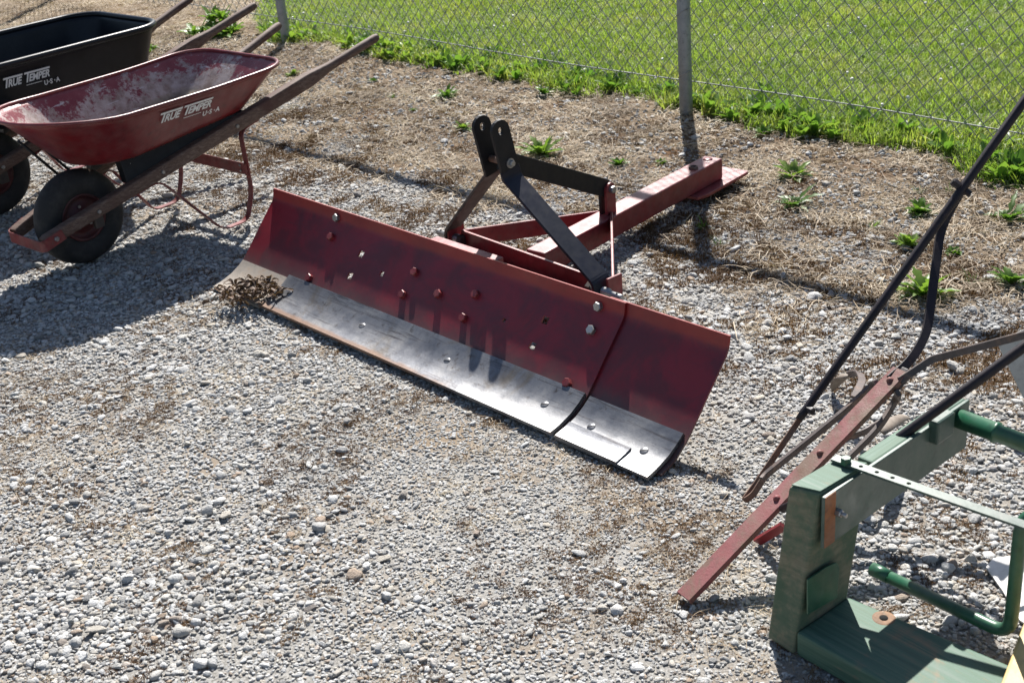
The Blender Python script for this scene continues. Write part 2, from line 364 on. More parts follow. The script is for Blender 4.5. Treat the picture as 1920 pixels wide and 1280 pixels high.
def holed_bar(name, p, q, side, w, th, holes, mat, parent, hr=(0.006, 0.006), round_end=False, bend=None):
    """flat bar with real holes; holes are distances from p"""
    p, q = np.asarray(p, float), np.asarray(q, float); Lx = np.linalg.norm(q-p); t = nrm(q-p)
    s = np.asarray(side, float); s = nrm(s-t*(s@t)); n = np.cross(t, s)
    bm = bmesh.new(); pts = {}
    def V(x, y):
        k = (round(x, 5), round(y, 5))
        if k not in pts:
            off = bend(x) if bend else 0.0
            pts[k] = bm.verts.new(tuple(p+t*x+s*(y+off)-origin(parent)))
        return pts[k]
    cells = sorted(holes); a = w/2; xs = 0.0
    def plain(x0, x1):
        if x1-x0 < 1e-4: return
        k = max(1, int((x1-x0)/0.04))
        for i in range(k):
            u0 = x0+(x1-x0)*i/k; u1 = x0+(x1-x0)*(i+1)/k
            for y0, y1 in ((-a, 0), (0, a)): bm.faces.new((V(u0, y0), V(u1, y0), V(u1, y1), V(u0, y1)))
    for hx in cells:
        plain(xs, hx-a)
        N = 16; ring = [(hx+hr[0]*math.cos(2*math.pi*i/N), hr[1]*math.sin(2*math.pi*i/N)) for i in range(N)]
        sq = []
        for i in range(N):
            c, d = math.cos(2*math.pi*i/N), math.sin(2*math.pi*i/N); k = max(abs(c), abs(d)); sq.append((hx+a*c/k, a*d/k))
        if round_end and hx-a < 1e-4:
            sq = [(hx+a*math.cos(2*math.pi*i/N), a*math.sin(2*math.pi*i/N)) if 4 < i < 12 else sq[i] for i in range(N)]
        for i in range(N):
            j = (i+1) % N; bm.faces.new((V(*sq[i]), V(*sq[j]), V(*ring[j]), V(*ring[i])))
        xs = hx+a
    if xs < Lx-1e-4: plain(xs, Lx)
    bmesh.ops.recalc_face_normals(bm, faces=bm.faces)
    me = bpy.data.meshes.new(name); bm.to_mesh(me); bm.free()
    o = link(name, me, mat, parent); md = o.modifiers.new('solid', 'SOLIDIFY'); md.thickness = th; md.offset = 0
    return o

# ------------------------------------------------------------------ fence frame (used by the ground zones)
FA = at(546, 75); FB = at(1296, 206); FU = nrm(FB-FA); FN = np.array([FU[1], -FU[0], 0.0])
if FN[1] > 0: FN = -FN                                    # toward the camera
FH = 1.76
def fdist(P): return (np.asarray(P)[..., :2]-FA[:2])@FN[:2]
def falong(P): return (np.asarray(P)[..., :2]-FA[:2])@FU[:2]

# value noise in numpy for the zones
_perm = rng.random((64, 64))
def vnoise(x, y):
    xi = np.floor(x).astype(int); yi = np.floor(y).astype(int); fx = x-xi; fy = y-yi
    fx = fx*fx*(3-2*fx); fy = fy*fy*(3-2*fy)
    g = lambda a, b: _perm[a % 64, b % 64]
    return (g(xi, yi)*(1-fx)+g(xi+1, yi)*fx)*(1-fy)+(g(xi, yi+1)*(1-fx)+g(xi+1, yi+1)*fx)*fy
def fbm(x, y, o=4):
    s = 0; a = 0.5; t = 0
    for i in range(o): s = s+a*vnoise(x*2**i+i*7.3, y*2**i+i*3.1); t += a; a *= 0.55
    return s/t
def sstep(x, a, b): t = np.clip((x-a)/(b-a), 0, 1); return t*t*(3-2*t)
def dryness(P):      # 1 in the strip of dead grass by the fence, 0 on the open gravel
    d = fdist(P); n = fbm(P[..., 0]*1.7+3, P[..., 1]*1.7+9)
    n2 = fbm(P[..., 0]*6+13, P[..., 1]*6+1, 3)
    return 1-sstep(d+(n-0.5)*1.5+(n2-0.5)*0.6, 0.80, 1.55)
def lawnness(P):
    a = falong(P); d = fdist(P); n = fbm(P[..., 0]*2.3+31, P[..., 1]*2.3+5)
    edge = -0.02+(n-0.5)*0.34 - 0.75*sstep(-a, 0.1, 1.6)   # far along the fence the bare strip runs under it
    edge = edge + 0.13*sstep(a, 3.4, 4.8)
    return 1-sstep(d-edge, -0.06, 0.06)

# ------------------------------------------------------------------ ground
def zheight(x, y): return (fbm(x*1.1+5, y*1.1+2)-0.5)*0.016-0.007
xs = np.concatenate([[-60, -30, -14, -8], np.arange(-5, 5.01, 0.07), [8, 14, 30, 60]])
ys = np.concatenate([[-20, -8, -2], np.arange(0.2, 12.01, 0.07), [16, 25, 45, 90]])
gx, gy = np.meshgrid(xs, ys); gz = zheight(gx, gy)
gv = np.stack([gx, gy, gz], -1).reshape(-1, 3); nx, ny = len(xs), len(ys)
gf = [(j*nx+i, j*nx+i+1, (j+1)*nx+i+1, (j+1)*nx+i) for j in range(ny-1) for i in range(nx-1)]
def ground_mat():
    t = NT('ground_mix'); v = t.coord('Object')
    dry = t.new('ShaderNodeAttribute', attribute_name='dry').outputs['Fac']
    lawn = t.new('ShaderNodeAttribute', attribute_name='lawn').outputs['Fac']
    g = t.ramp(t.noise(160, 6, 0.7, v), [(0.3, (0.15, 0.143, 0.13)), (0.5, (0.31, 0.298, 0.278)), (0.7, (0.43, 0.42, 0.40))])
    g = t.mix(t.fac(t.noise(2.3, 6, 0.65, v), 0.45, 0.70), g, (0.25, 0.195, 0.14))
    d = t.ramp(t.noise(70, 8, 0.72, v), [(0.3, (0.085, 0.058, 0.037)), (0.5, (0.19, 0.142, 0.096)), (0.7, (0.34, 0.28, 0.205))])
    d = t.mix(t.fac(t.noise(4, 7, 0.7, v), 0.48, 0.68), d, (0.115, 0.062, 0.030))
    fz = t.fac(t.math('ADD', dry, t.math('MULTIPLY', t.math('SUBTRACT', t.noise(18, 6, 0.7, v), 0.5), 0.7)), 0.3, 0.7)
    c = t.mix(fz, g, d)
    c = t.mix(lawn, c, t.mix(t.noise(30, 6, 0.7, v), (0.035, 0.045, 0.012), (0.09, 0.085, 0.03)))
    t.color(c); t.rough(0.95); t.b.inputs['Specular IOR Level'].default_value = 0.15
    t.bump(t.noise(140, 8, 0.75, v), 0.8, 0.008); return t.m
me = bpy.data.meshes.new('ground'); me.from_pydata(gv.tolist(), [], gf)
for nm, fn in (('dry', dryness), ('lawn', lawnness)):
    a = me.attributes.new(nm, 'FLOAT', 'POINT'); a.data.foreach_set('value', np.asarray(fn(gv), np.float32))
me.polygons.foreach_set('use_smooth', [True]*len(me.polygons))
ground = link('ground', me, ground_mat()); tag(ground, 'gravel yard and dry strip of ground up to the lawn', kind='structure')

# ------------------------------------------------------------------ scattering (geometry nodes over python-made points)
def protos(name, meshes, mat):
    c = bpy.data.collections.new(name)
    for i, me in enumerate(meshes):
        me.materials.clear(); me.materials.append(mat)
        o = bpy.data.objects.new('%s_%02d' % (name, i), me); c.objects.link(o)
    return c
def scatter(name, coll, P, rot, scl, idx, label, cat, carrier_mat):
    me = bpy.data.meshes.new(name); me.from_pydata(P.tolist(), [], [])
    n = len(P)
    a = me.attributes.new('rot', 'FLOAT_VECTOR', 'POINT'); a.data.foreach_set('vector', np.asarray(rot, np.float32).ravel())
    a = me.attributes.new('scl', 'FLOAT_VECTOR', 'POINT'); a.data.foreach_set('vector', np.asarray(scl, np.float32).ravel())
    a = me.attributes.new('idx', 'INT', 'POINT'); a.data.foreach_set('value', np.asarray(idx, np.int32))
    o = link(name, me, carrier_mat); tag(o, label, cat, kind='stuff')
    ng = bpy.data.node_groups.new(name, 'GeometryNodeTree')
    ng.interface.new_socket('Geometry', in_out='INPUT', socket_type='NodeSocketGeometry')
    ng.interface.new_socket('Geometry', in_out='OUTPUT', socket_type='NodeSocketGeometry')
    N = ng.nodes; L = ng.links
    gi = N.new('NodeGroupInput'); go = N.new('NodeGroupOutput'); ip = N.new('GeometryNodeInstanceOnPoints')
    ci = N.new('GeometryNodeCollectionInfo'); ci.inputs[0].default_value = coll
    ci.inputs['Separate Children'].default_value = True; ci.inputs['Reset Children'].default_value = True
    def att(nm, ty):
        q = N.new('GeometryNodeInputNamedAttribute'); q.data_type = ty; q.inputs[0].default_value = nm; return q.outputs[0]
    e2r = N.new('FunctionNodeEulerToRotation'); L.new(att('rot', 'FLOAT_VECTOR'), e2r.inputs[0])
    L.new(gi.outputs[0], ip.inputs['Points']); L.new(ci.outputs[0], ip.inputs['Instance'])
    ip.inputs['Pick Instance'].default_value = True
    L.new(att('idx', 'INT'), ip.inputs['Instance Index']); L.new(e2r.outputs[0], ip.inputs['Rotation'])
    L.new(att('scl', 'FLOAT_VECTOR'), ip.inputs['Scale']); L.new(ip.outputs[0], go.inputs[0])
    md = o.modifiers.new('scatter', 'NODES'); md.node_group = ng
    return o
def sample(x0, x1, y0, y1, dens, keep):
    n = int((x1-x0)*(y1-y0)*dens); P = np.stack([rng.uniform(x0, x1, n), rng.uniform(y0, y1, n), np.zeros(n)], -1)
    return P[rng.random(n) < keep(P)]
def inview(P, mx=260, mt=260, mb=200):
    q = proj(P); return ((q[:, 0] > -mx) & (q[:, 0] < 1920+mx) & (q[:, 1] > -mt) & (q[:, 1] < 1280+mb)).astype(float)

# stones
def stone_mesh(i, angular):
    r = random.Random(100+i); bm = bmesh.new()
    if angular:
        for k in range(16):
            v = Vector((r.gauss(0, 1), r.gauss(0, 1), r.gauss(0, 1))).normalized()*r.uniform(0.82, 1.0); bm.verts.new(v)
        ret = bmesh.ops.convex_hull(bm, input=bm.verts)
        bmesh.ops.delete(bm, geom=[g for g in ret['geom_interior'] if isinstance(g, bmesh.types.BMVert)], context='VERTS')
        bmesh.ops.bevel(bm, geom=list(bm.edges)+list(bm.verts), offset=0.10, segments=1, affect='EDGES')
        bmesh.ops.triangulate(bm, faces=bm.faces)
    else:
        bmesh.ops.create_icosphere(bm, subdivisions=2, radius=1.0)
        ph = [r.uniform(0, 9) for _ in range(6)]
        for v in bm.verts:
            n = v.co.normalized()
            v.co = n*(1+0.13*math.sin(2.1*n.x*2+ph[0])+0.12*math.sin(2.3*n.y*2+ph[1])+0.10*math.sin(2.7*n.z*2+ph[2])+0.05*math.sin(7*n.x+ph[3])*math.sin(6*n.y+ph[4]))
    sx, sy, sz = r.uniform(0.85, 1.25), r.uniform(0.7, 1.0), r.uniform(0.36, 0.58)
    for v in bm.verts: v.co = Vector((v.co.x*sx, v.co.y*sy, v.co.z*sz))*0.5
    me = bpy.data.meshes.new('stone'); bm.to_mesh(me); bm.free()
    me.polygons.foreach_set('use_smooth', [not angular]*len(me.polygons)); return me
def stone_mat():
    t = NT('gravel_stone'); v = t.coord('Object')
    rnd = t.new('ShaderNodeObjectInfo').outputs['Random']
    c = t.ramp(rnd, [(0.0, (0.46, 0.457, 0.445)), (0.16, (0.58, 0.58, 0.572)), (0.34, (0.39, 0.388, 0.38)), (0.48, (0.63, 0.632, 0.625)),
                     (0.60, (0.49, 0.445, 0.375)), (0.70, (0.30, 0.298, 0.292)), (0.80, (0.54, 0.525, 0.49)), (0.90, (0.20, 0.20, 0.20)), (0.965, (0.38, 0.28, 0.20)), (1.0, (0.66, 0.66, 0.65))])
    c = t.mix(t.fac(t.noise(3.0, 6, 0.7, v), 0.35, 0.7), c, t.mix(0.3, c, (0.30, 0.285, 0.265)))
    t.color(c); t.rough(0.82); t.b.inputs['Specular IOR Level'].default_value = 0.3
    t.bump(t.noise(7, 6, 0.7, v), 0.5, 0.06); return t.m
SM = stone_mat()
stones = protos('stone', [stone_mesh(i, i % 2 == 0) for i in range(14)], SM)
def stone_layer(dens, lo, hi, keep, sink):
    P = sample(-4.6, 4.2, 1.2, 8.2, dens, lambda P: inview(P)*keep(P)); n = len(P)
    s = lo*(hi/lo)**(rng.random(n)**1.6)
    return P, s
ZC = [(400, 1080, 1), (150, 560, .9), (1300, 470, .8), (1550, 640, .9), (1750, 1000, .9), (60, 900, .75), (480, 760, .7), (640, 420, .6), (900, 1000, 0), (820, 780, .12), (250, 820, .35), (1150, 980, .05), (700, 1180, .35), (1000, 1220, .25), (1330, 1200, .3)]
ZP = [(at(a, b)[:2], w) for a, b, w in ZC]
def coarse(P):  # 0 fine packed gravel, 1 loose coarse gravel (zones as they lie in the yard)
    num = 0; den = 1e-6
    for q, w in ZP:
        g = 1/(0.02+((P[:, 0]-q[0])**2+(P[:, 1]-q[1])**2))**1.5; num = num+g*w; den = den+g
    return np.clip(num/den+(fbm(P[:, 0]*2.2+1.5, P[:, 1]*2.2+7.5)-0.5)*0.7, 0, 1)
def notlawn(P): return (1-lawnness(P))*(1-0.3*sstep(fbm(P[:, 0]*2.6+21, P[:, 1]*2.6+17), 0.56, 0.70))
A = []
for dens, lo, hi, keep in (
    (18000, 0.0070, 0.0135, lambda P: (1-0.80*dryness(P))*notlawn(P)*(1-0.35*coarse(P))*(fdist(P) > 0.35)*np.where(P[:, 1] > 4.8, 0.55, 1.0)),
    (3000, 0.0125, 0.021, lambda P: (1-0.62*dryness(P))*notlawn(P)*(0.25+0.75*coarse(P))),
    (300, 0.020, 0.034, lambda P: (1-0.5*dryness(P))*notlawn(P)*(0.25+0.75*coarse(P))),
    (15, 0.030, 0.048, lambda P: (1-0.3*dryness(P))*notlawn(P)*(0.35+0.65*coarse(P)))):
    P, s = stone_layer(dens, lo, hi, keep, 0); s = s*(0.80+0.42*coarse(P)); P[:, 2] = zheight(P[:, 0], P[:, 1])+s*rng.uniform(0.05, 0.24, len(s)); A.append((P, s))
P = np.concatenate([a[0] for a in A]); s = np.concatenate([a[1] for a in A]); n = len(P)
rot = np.stack([rng.normal(0, 0.24, n), rng.normal(0, 0.24, n), rng.uniform(0, 6.283, n)], -1)
scatter('gravel', stones, P, rot, np.stack([s, s*rng.uniform(0.8, 1.1, n), s*rng.uniform(0.8, 1.15, n)], -1), rng.integers(0, 14, n),
        'loose grey limestone gravel covering the yard', 'gravel', SM)
print('gravel', n)

# blades
def blade_strip(r, base, az, length, width, lean, curl, segs=3):
    pts = []; d = np.array([math.cos(az), math.sin(az), 0]); sd = np.array([-d[1], d[0], 0]); p = np.array(base, float); th = lean; vs = []
    for k in range(segs+1):
        w = width*(1-(k/segs)**1.6)*0.5 if k < segs else 0
        if k < segs: vs += [p-sd*w, p+sd*w]
        else: vs += [p]
        p = p+(d*math.sin(th)+np.array([0, 0, math.cos(th)]))*length/segs; th += curl/segs
    return vs
def clump(seed, nb, rad, lo, hi, w, lean, curl, segs=3):
    r = random.Random(seed); V = []; Fc = []
    for _ in range(nb):
        a = r.uniform(0, 6.283); q = rad*math.sqrt(r.random()); b = (q*math.cos(a), q*math.sin(a), 0)
        vs = blade_strip(r, b, r.uniform(0, 6.283), r.uniform(lo, hi), w*r.uniform(0.7, 1.3), r.uniform(*lean), r.uniform(*curl), segs)
        k = len(V); V += vs
        for i in range(segs-1): Fc.append((k+2*i, k+2*i+1, k+2*i+3, k+2*i+2))
        Fc.append((k+2*segs-2, k+2*segs-1, k+2*segs))
    me = bpy.data.meshes.new('clump'); me.from_pydata([tuple(v) for v in V], [], Fc); return me
def leaf_mat(name, stops, trans=0.45, rough=0.5, nsc=25, patch=0.32):
    t = NT(name); rnd = t.new('ShaderNodeObjectInfo').outputs['Random']; v = t.coord('Object')
    lc = t.new('ShaderNodeObjectInfo').outputs['Location']
    f = t.math('ADD', t.math('MULTIPLY', rnd, 0.42), t.math('MULTIPLY', t.noise(nsc, 3, 0.5, v), 0.28))
    f = t.math('ADD', f, t.math('MULTIPLY', t.fac(t.noise(2.6, 5, 0.65, lc), 0.34, 0.66), patch))
    c = t.ramp(f, stops); t.color(c); t.rough(rough); t.b.inputs['Specular IOR Level'].default_value = 0.35
    tr = t.new('ShaderNodeBsdfTranslucent'); t.l.new(t.mix(1.0, c, (1.25, 1.3, 0.75), 'MULTIPLY'), tr.inputs[0])
    mx = t.new('ShaderNodeMixShader'); mx.inputs[0].default_value = trans
    t.l.new(t.b.outputs[0], mx.inputs[1]); t.l.new(tr.outputs[0], mx.inputs[2]); t.l.new(mx.outputs[0], t.out.inputs['Surface']); return t.m
GM = leaf_mat('lawn_blade', [(0.1, (0.105, 0.185, 0.030)), (0.35, (0.18, 0.27, 0.046)), (0.6, (0.245, 0.32, 0.066)), (0.82, (0.32, 0.33, 0.10)), (0.95, (0.40, 0.34, 0.17))], 0.5)
grass = protos('grass_clump', [clump(i, 15, 0.038, 0.03, 0.09, 0.0052, (0.1, 0.9), (0.2, 1.2)) for i in range(8)], GM)
P = sample(-5.0, 7.0, 3.0, 12.5, 1500, lambda P: inview(P, 250, 260, 60)*lawnness(P)); n = len(P); P[:, 2] = zheight(P[:, 0], P[:, 1])
tall = 1.0+0.18*np.exp(-((fdist(P)-0.0)/0.22)**2)
pt = 0.65+0.65*fbm(P[:, 0]*1.9, P[:, 1]*1.9)
s = rng.uniform(0.55, 1.0, n)*tall*pt
scatter('lawn_grass', grass, P, np.stack([rng.normal(0, 0.12, n), rng.normal(0, 0.12, n), rng.uniform(0, 6.283, n)], -1),
        np.stack([np.full(n, 1.0), np.full(n, 1.0), s], -1), rng.integers(0, 8, n), 'sunlit green lawn grass beyond the wire fence', 'grass', GM)
print('grass', n)
# broad leaved growth along the foot of the fence
def rosette(seed, nl, lo, hi, w, lean, jag=0.0):
    r = random.Random(seed); V = []; Fc = []
    for q in range(nl):
        az = q*2.399+r.uniform(-0.4, 0.4); L_ = r.uniform(lo, hi); d = np.array([math.cos(az), math.sin(az), 0]); sd = np.array([-d[1], d[0], 0])
        th = r.uniform(*lean); cu = r.uniform(0.3, 1.0); p = np.array([0, 0, 0.002])+d*0.004; sg = 7; k = len(V); ww = w*r.uniform(0.7, 1.25)
        for i in range(sg+1):
            t = i/sg; wd = ww*(math.sin(math.pi*min(1, t*0.86+0.10))**0.8)*(1 if i % 2 else 1-jag)*0.5
            upv = np.array([0, 0, 1.0])*math.sin(th)-d*0+d*0
            V += [p-sd*wd+np.array([0, 0, wd*0.45]), p, p+sd*wd+np.array([0, 0, wd*0.45])]
            p = p+(d*math.sin(th)+np.array([0, 0, math.cos(th)]))*L_/sg; th += cu/sg
        for i in range(sg):
            a = k+3*i; Fc += [(a, a+1, a+4, a+3), (a+1, a+2, a+5, a+4)]
    me = bpy.data.meshes.new('weed'); me.from_pydata([tuple(v) for v in V], [], Fc)
    me.polygons.foreach_set('use_smooth', [True]*len(me.polygons)); return me
WM = leaf_mat('weed_leaf', [(0.1, (0.06, 0.135, 0.026)), (0.5, (0.12, 0.22, 0.036)), (0.9, (0.20, 0.28, 0.055))], 0.45, 0.42)
broad = protos('broadleaf', [rosette(40+i, 9, 0.04, 0.085, 0.028, (0.15, 0.8)) for i in range(6)], WM)
P = sample(-5.0, 5.0, 3.0, 11.5, 280, lambda P: inview(P, 250, 260, 60)*np.clip(lawnness(P)*1.2, 0, 1)*np.exp(-((fdist(P)-0.05)/0.20)**2)); n = len(P); P[:, 2] = zheight(P[:, 0], P[:, 1])
scatter('fence_line_weeds', broad, P, np.stack([rng.normal(0, 0.15, n), rng.normal(0, 0.15, n), rng.uniform(0, 6.283, n)], -1),
        np.repeat(rng.uniform(0.5, 1.25, n)[:, None], 3, 1), rng.integers(0, 6, n), 'broad leaved weeds crowding the foot of the fence', 'weeds', WM)

def flower_mesh(seed):
    r = random.Random(seed); bm = bmesh.new(); bmesh.ops.create_icosphere(bm, subdivisions=1, radius=0.008)
    for v in bm.verts: v.co = v.co*r.uniform(0.8, 1.15)+Vector((0, 0, 0.075))
    a = [bm.verts.new((0.0012*math.cos(q), 0.0012*math.sin(q), z)) for z in (0, 0.07) for q in (0, 2.1, 4.2)]
    for k in range(3): bm.faces.new((a[k], a[(k+1) % 3], a[3+(k+1) % 3], a[3+k]))
    me = bpy.data.meshes.new('flower'); bm.to_mesh(me); bm.free(); return me
flo = protos('clover', [flower_mesh(i) for i in range(3)], M['white_paint'])
P = sample(-2.0, 6.0, 3.0, 11.5, 9, lambda P: inview(P, 200, 200, 60)*lawnness(P)*(fdist(P) < -0.1)); n = len(P); P[:, 2] = zheight(P[:, 0], P[:, 1])
scatter('clover_flowers', flo, P, np.stack([rng.normal(0, 0.2, n), rng.normal(0, 0.2, n), rng.uniform(0, 6.283, n)], -1), np.repeat(rng.uniform(0.8, 1.2, n)[:, None], 3, 1), rng.integers(0, 3, n), 'small white clover flowers scattered in the lawn', 'flowers', M['white_paint'])
# dead grass
def straw_mesh(seed, nb, rad, lo, hi, w):
    r = random.Random(seed); V = []; Fc = []
    for _ in range(nb):
        a = r.uniform(0, 6.283); q = rad*math.sqrt(r.random()); p = np.array([q*math.cos(a), q*math.sin(a), r.uniform(0.001, 0.012)])
        az = r.uniform(0, 6.283); L_ = r.uniform(lo, hi); el = r.gauss(0.03, 0.14); cv = r.gauss(0, 0.9); k = len(V); sg = 4; tw = r.uniform(-0.6, 0.6)
        for i in range(sg+1):
            d = np.array([math.cos(az)*math.cos(el), math.sin(az)*math.cos(el), math.sin(el)]); sd = np.array([-math.sin(az)*math.cos(tw), math.cos(az)*math.cos(tw), math.sin(tw)])
            ww = w*r.uniform(0.7, 1.2)*(1 if i < sg else 0.3)*0.5; V += [p-sd*ww, p+sd*ww]; p = p+d*L_/sg; az += cv/sg; el -= 0.10
        for i in range(sg): Fc.append((k+2*i, k+2*i+1, k+2*i+3, k+2*i+2))
    me = bpy.data.meshes.new('straw'); me.from_pydata([tuple(v) for v in V], [], Fc); return me
DM = leaf_mat('dead_grass', [(0.08, (0.085, 0.055, 0.031)), (0.35, (0.185, 0.132, 0.080)), (0.6, (0.36, 0.275, 0.185)), (0.95, (0.56, 0.47, 0.35))], 0.2, 0.65, 40, 0.5)
straw = protos('straw_clump', [straw_mesh(i, 15, 0.055, 0.02, 0.085, 0.0021) for i in range(8)], DM)
P1 = sample(-4.6, 4.6, 2.0, 11.0, 470, lambda P: inview(P, 250, 260, 60)*dryness(P)*(1-0.8*lawnness(P))*(0.35+0.65*sstep(fbm(P[:, 0]*4, P[:, 1]*4, 3), 0.35, 0.6)))
P2 = sample(-4.6, 4.2, 1.2, 8.0, 280, lambda P: inview(P, 250)*(1-lawnness(P))*sstep(fbm(P[:, 0]*3.1+8, P[:, 1]*3.1+4, 3), 0.42, 0.64)*(1-dryness(P)))
P = np.concatenate([P1, P2]); n = len(P); P[:, 2] = zheight(P[:, 0], P[:, 1])+0.003
sc = np.concatenate([rng.uniform(0.7, 1.3, len(P1)), rng.uniform(0.25, 0.6, len(P2))])
scatter('dead_grass', straw, P, np.stack([rng.normal(0, 0.08, n), rng.normal(0, 0.08, n), rng.uniform(0, 6.283, n)], -1), np.repeat(sc[:, None], 3, 1),
        rng.integers(0, 8, n), 'matted dead brown grass between the gravel and the fence', 'dead grass', DM)
print('straw', n)
# brown moss tufts in the mixed zone
MM = leaf_mat('brown_moss', [(0.1, (0.060, 0.030, 0.014)), (0.5, (0.12, 0.062, 0.024)), (0.9, (0.20, 0.12, 0.05))], 0.15, 0.8, 60)
moss = protos('moss_tuft', [clump(70+i, 46, 0.026, 0.006, 0.017, 0.0022, (0.2, 1.4), (0.1, 0.8), 2) for i in range(5)], MM)
P = sample(-3.5, 4.2, 2.0, 8.0, 1500, lambda P: inview(P, 200, 100, 60)*(1-lawnness(P))*np.exp(-((fdist(P)-1.3)/0.55)**2)*sstep(fbm(P[:, 0]*5+2, P[:, 1]*5+6, 3), 0.47, 0.6))
nm = len(P); Pb = sample(-3.5, 4.0, 1.2, 8.5, 1100, lambda P: inview(P, 200, 100, 60)*(1-lawnness(P))*sstep(fbm(P[:, 0]*3.7+12, P[:, 1]*3.7+16), 0.47, 0.66))
P = np.concatenate([P, Pb]); n = len(P); P[:, 2] = zheight(P[:, 0], P[:, 1])+0.003
scatter('brown_moss', moss, P, np.stack([rng.normal(0, 0.1, n), rng.normal(0, 0.1, n), rng.uniform(0, 6.283, n)], -1), np.repeat((rng.uniform(0.6, 1.5, n)*np.where(np.arange(n) < nm, 1.0, 0.55))[:, None], 3, 1),
        rng.integers(0, 5, n), 'low brown moss and dead stems among the gravel', 'moss', MM)
print('moss', n)

# ------------------------------------------------------------------ chain link fence
fence = thing('chain_link_fence', FA, 'chain link wire fence with round grey posts between dry strip and lawn', 'fence')
for k in (-1, 0, 1, 2):
    b = FA+FU*3.05*k; b = b+FN*0.035
    prof = [(0.0, FH+0.03), (0.012, FH+0.028), (0.0295, FH+0.01), (0.0295, -0.06)]
    lathe('post', b, (0, 0, 1), prof, 'galvanised', fence, 24)
    for z in (0.13, 0.40, 0.75, 1.1, 1.5):
        zz = z+0.02*((k*7+int(z*10)) % 3)
        ring = [b+FU*0.0315*math.cos(a)+FN*0.0315*math.sin(a)+np.array([0, 0, zz+0.018*math.cos(a)]) for a in np.linspace(-0.6, math.pi+0.6, 15)]
        ring.append(ring[-1]-FU*0.012-FN*0.012+np.array([0, 0, 0.012]))
        tube('tie_wire', ring, 0.0017, 'zinc', fence, n=6)
f0, f1 = -3.35, 6.4
tube('top_rail', [FA+FU*f0+np.array([0, 0, FH]), FA+FU*f1+np.array([0, 0, FH])], 0.027, 'galvanised', fence, n=14)
def wire_sag(s): return 0.13+0.008*math.sin(s*2.1)
tube('tension_wire', [FA+FU*s+FN*0.004+np.array([0, 0, wire_sag(s)]) for s in np.linspace(f0, f1, 60)], 0.0026, 'fence_wire', fence, n=6)
p_ = 0.0355
def zigzag(phase):
    pts = []; z = 0.105; k = phase
    pts.append(FU*(p_*0.5)+np.array([0, 0, z-0.016]))
    while z < FH+0.005:
        x = p_ if k % 2 else 0.0
        off = FN*(0.0017 if k % 2 else -0.0017)
        e = 0.0035 if k % 2 else -0.0035
        pts.append(FU*(x-e*1.0)+off*0.4+np.array([0, 0, z-0.0035])); pts.append(FU*(x+e*0.3)+off+np.array([0, 0, z])); pts.append(FU*(x-e*1.0)-off*0.4+np.array([0, 0, z+0.0035]))
        z += p_*1.03; k += 1
    v, f = loft(pts, [circ(0.0018, 5)]*len(pts), tuple(FN)); return mesh_data('wire', v, f, True)
wm = [zigzag(0), zigzag(1)]
for w_ in wm: w_.materials.append(M['fence_wire'])
nw = int((f1-f0)/p_)
for i in range(nw):
    o = bpy.data.objects.new('wire', wm[i % 2]); COL.objects.link(o); o.parent = fence; o.location = tuple(FU*(f0+i*p_))
print('wires', nw)

# ------------------------------------------------------------------ grader blade with its hitch frame
BL = at(400, 530, 0.02); BR = at(1222, 890, 0.02); BU = nrm(BR-BL); BB = np.array([-BU[1], BU[0], 0.0]); BLEN = np.linalg.norm(BR-BL)
Z = np.array([0, 0, 1.0])
BO = BL.copy(); BO[2] = 0
grader = thing('grader_blade', BO, 'long dark red grader blade with black three point hitch lying on the gravel', 'grader blade')
PROF = [(0.030, 0.012), (0.080, 0.026), (0.126, 0.060), (0.163, 0.099), (0.203, 0.144), (0.243, 0.187), (0.281, 0.228), (0.2845, 0.236), (0.291, 0.268)]
def prof_at(P, t):
    d = [0]
    for a, b in zip(P[:-1], P[1:]): d.append(d[-1]+math.hypot(b[0]-a[0], b[1]-a[1]))
    t = max(0, min(d[-1], t))
    for i in range(len(P)-1):
        if t <= d[i+1]+1e-9:
            f = (t-d[i])/(d[i+1]-d[i]); a, b = P[i], P[i+1]
            return (a[0]+(b[0]-a[0])*f, a[1]+(b[1]-a[1])*f), nrm((-(b[1]-a[1]), (b[0]-a[0])))
PLEN = sum(math.hypot(b[0]-a[0], b[1]-a[1]) for a, b in zip(PROF[:-1], PROF[1:]))
def bpt(s, t, off=0.0, P=PROF):
    (b, z), n = prof_at(P, t); return BO+BU*s+BB*(b+n[0]*off)+Z*(z+n[1]*off)
def bnorm(t, P=PROF): n = prof_at(P, t)[1]; return BB*n[0]+Z*n[1]
def blade_st(px, py, P=PROF):
    best = None; d = ray(px, py); acc = 0
    for a, b in zip(P[:-1], P[1:]):
        n2 = nrm((-(b[1]-a[1]), b[0]-a[0])); n = BB*n2[0]+Z*n2[1]; p0 = BO+BB*a[0]+Z*a[1]
        q = C_+d*(((p0-C_)@n)/(d@n)); L_ = math.hypot(b[0]-a[0], b[1]-a[1])
        tt = ((q-p0)@(BB*(b[0]-a[0])+Z*(b[1]-a[1])))/L_
        if -0.004 <= tt <= L_+0.004: best = ((q-BO)@BU, acc+tt)
        acc += L_
    return best
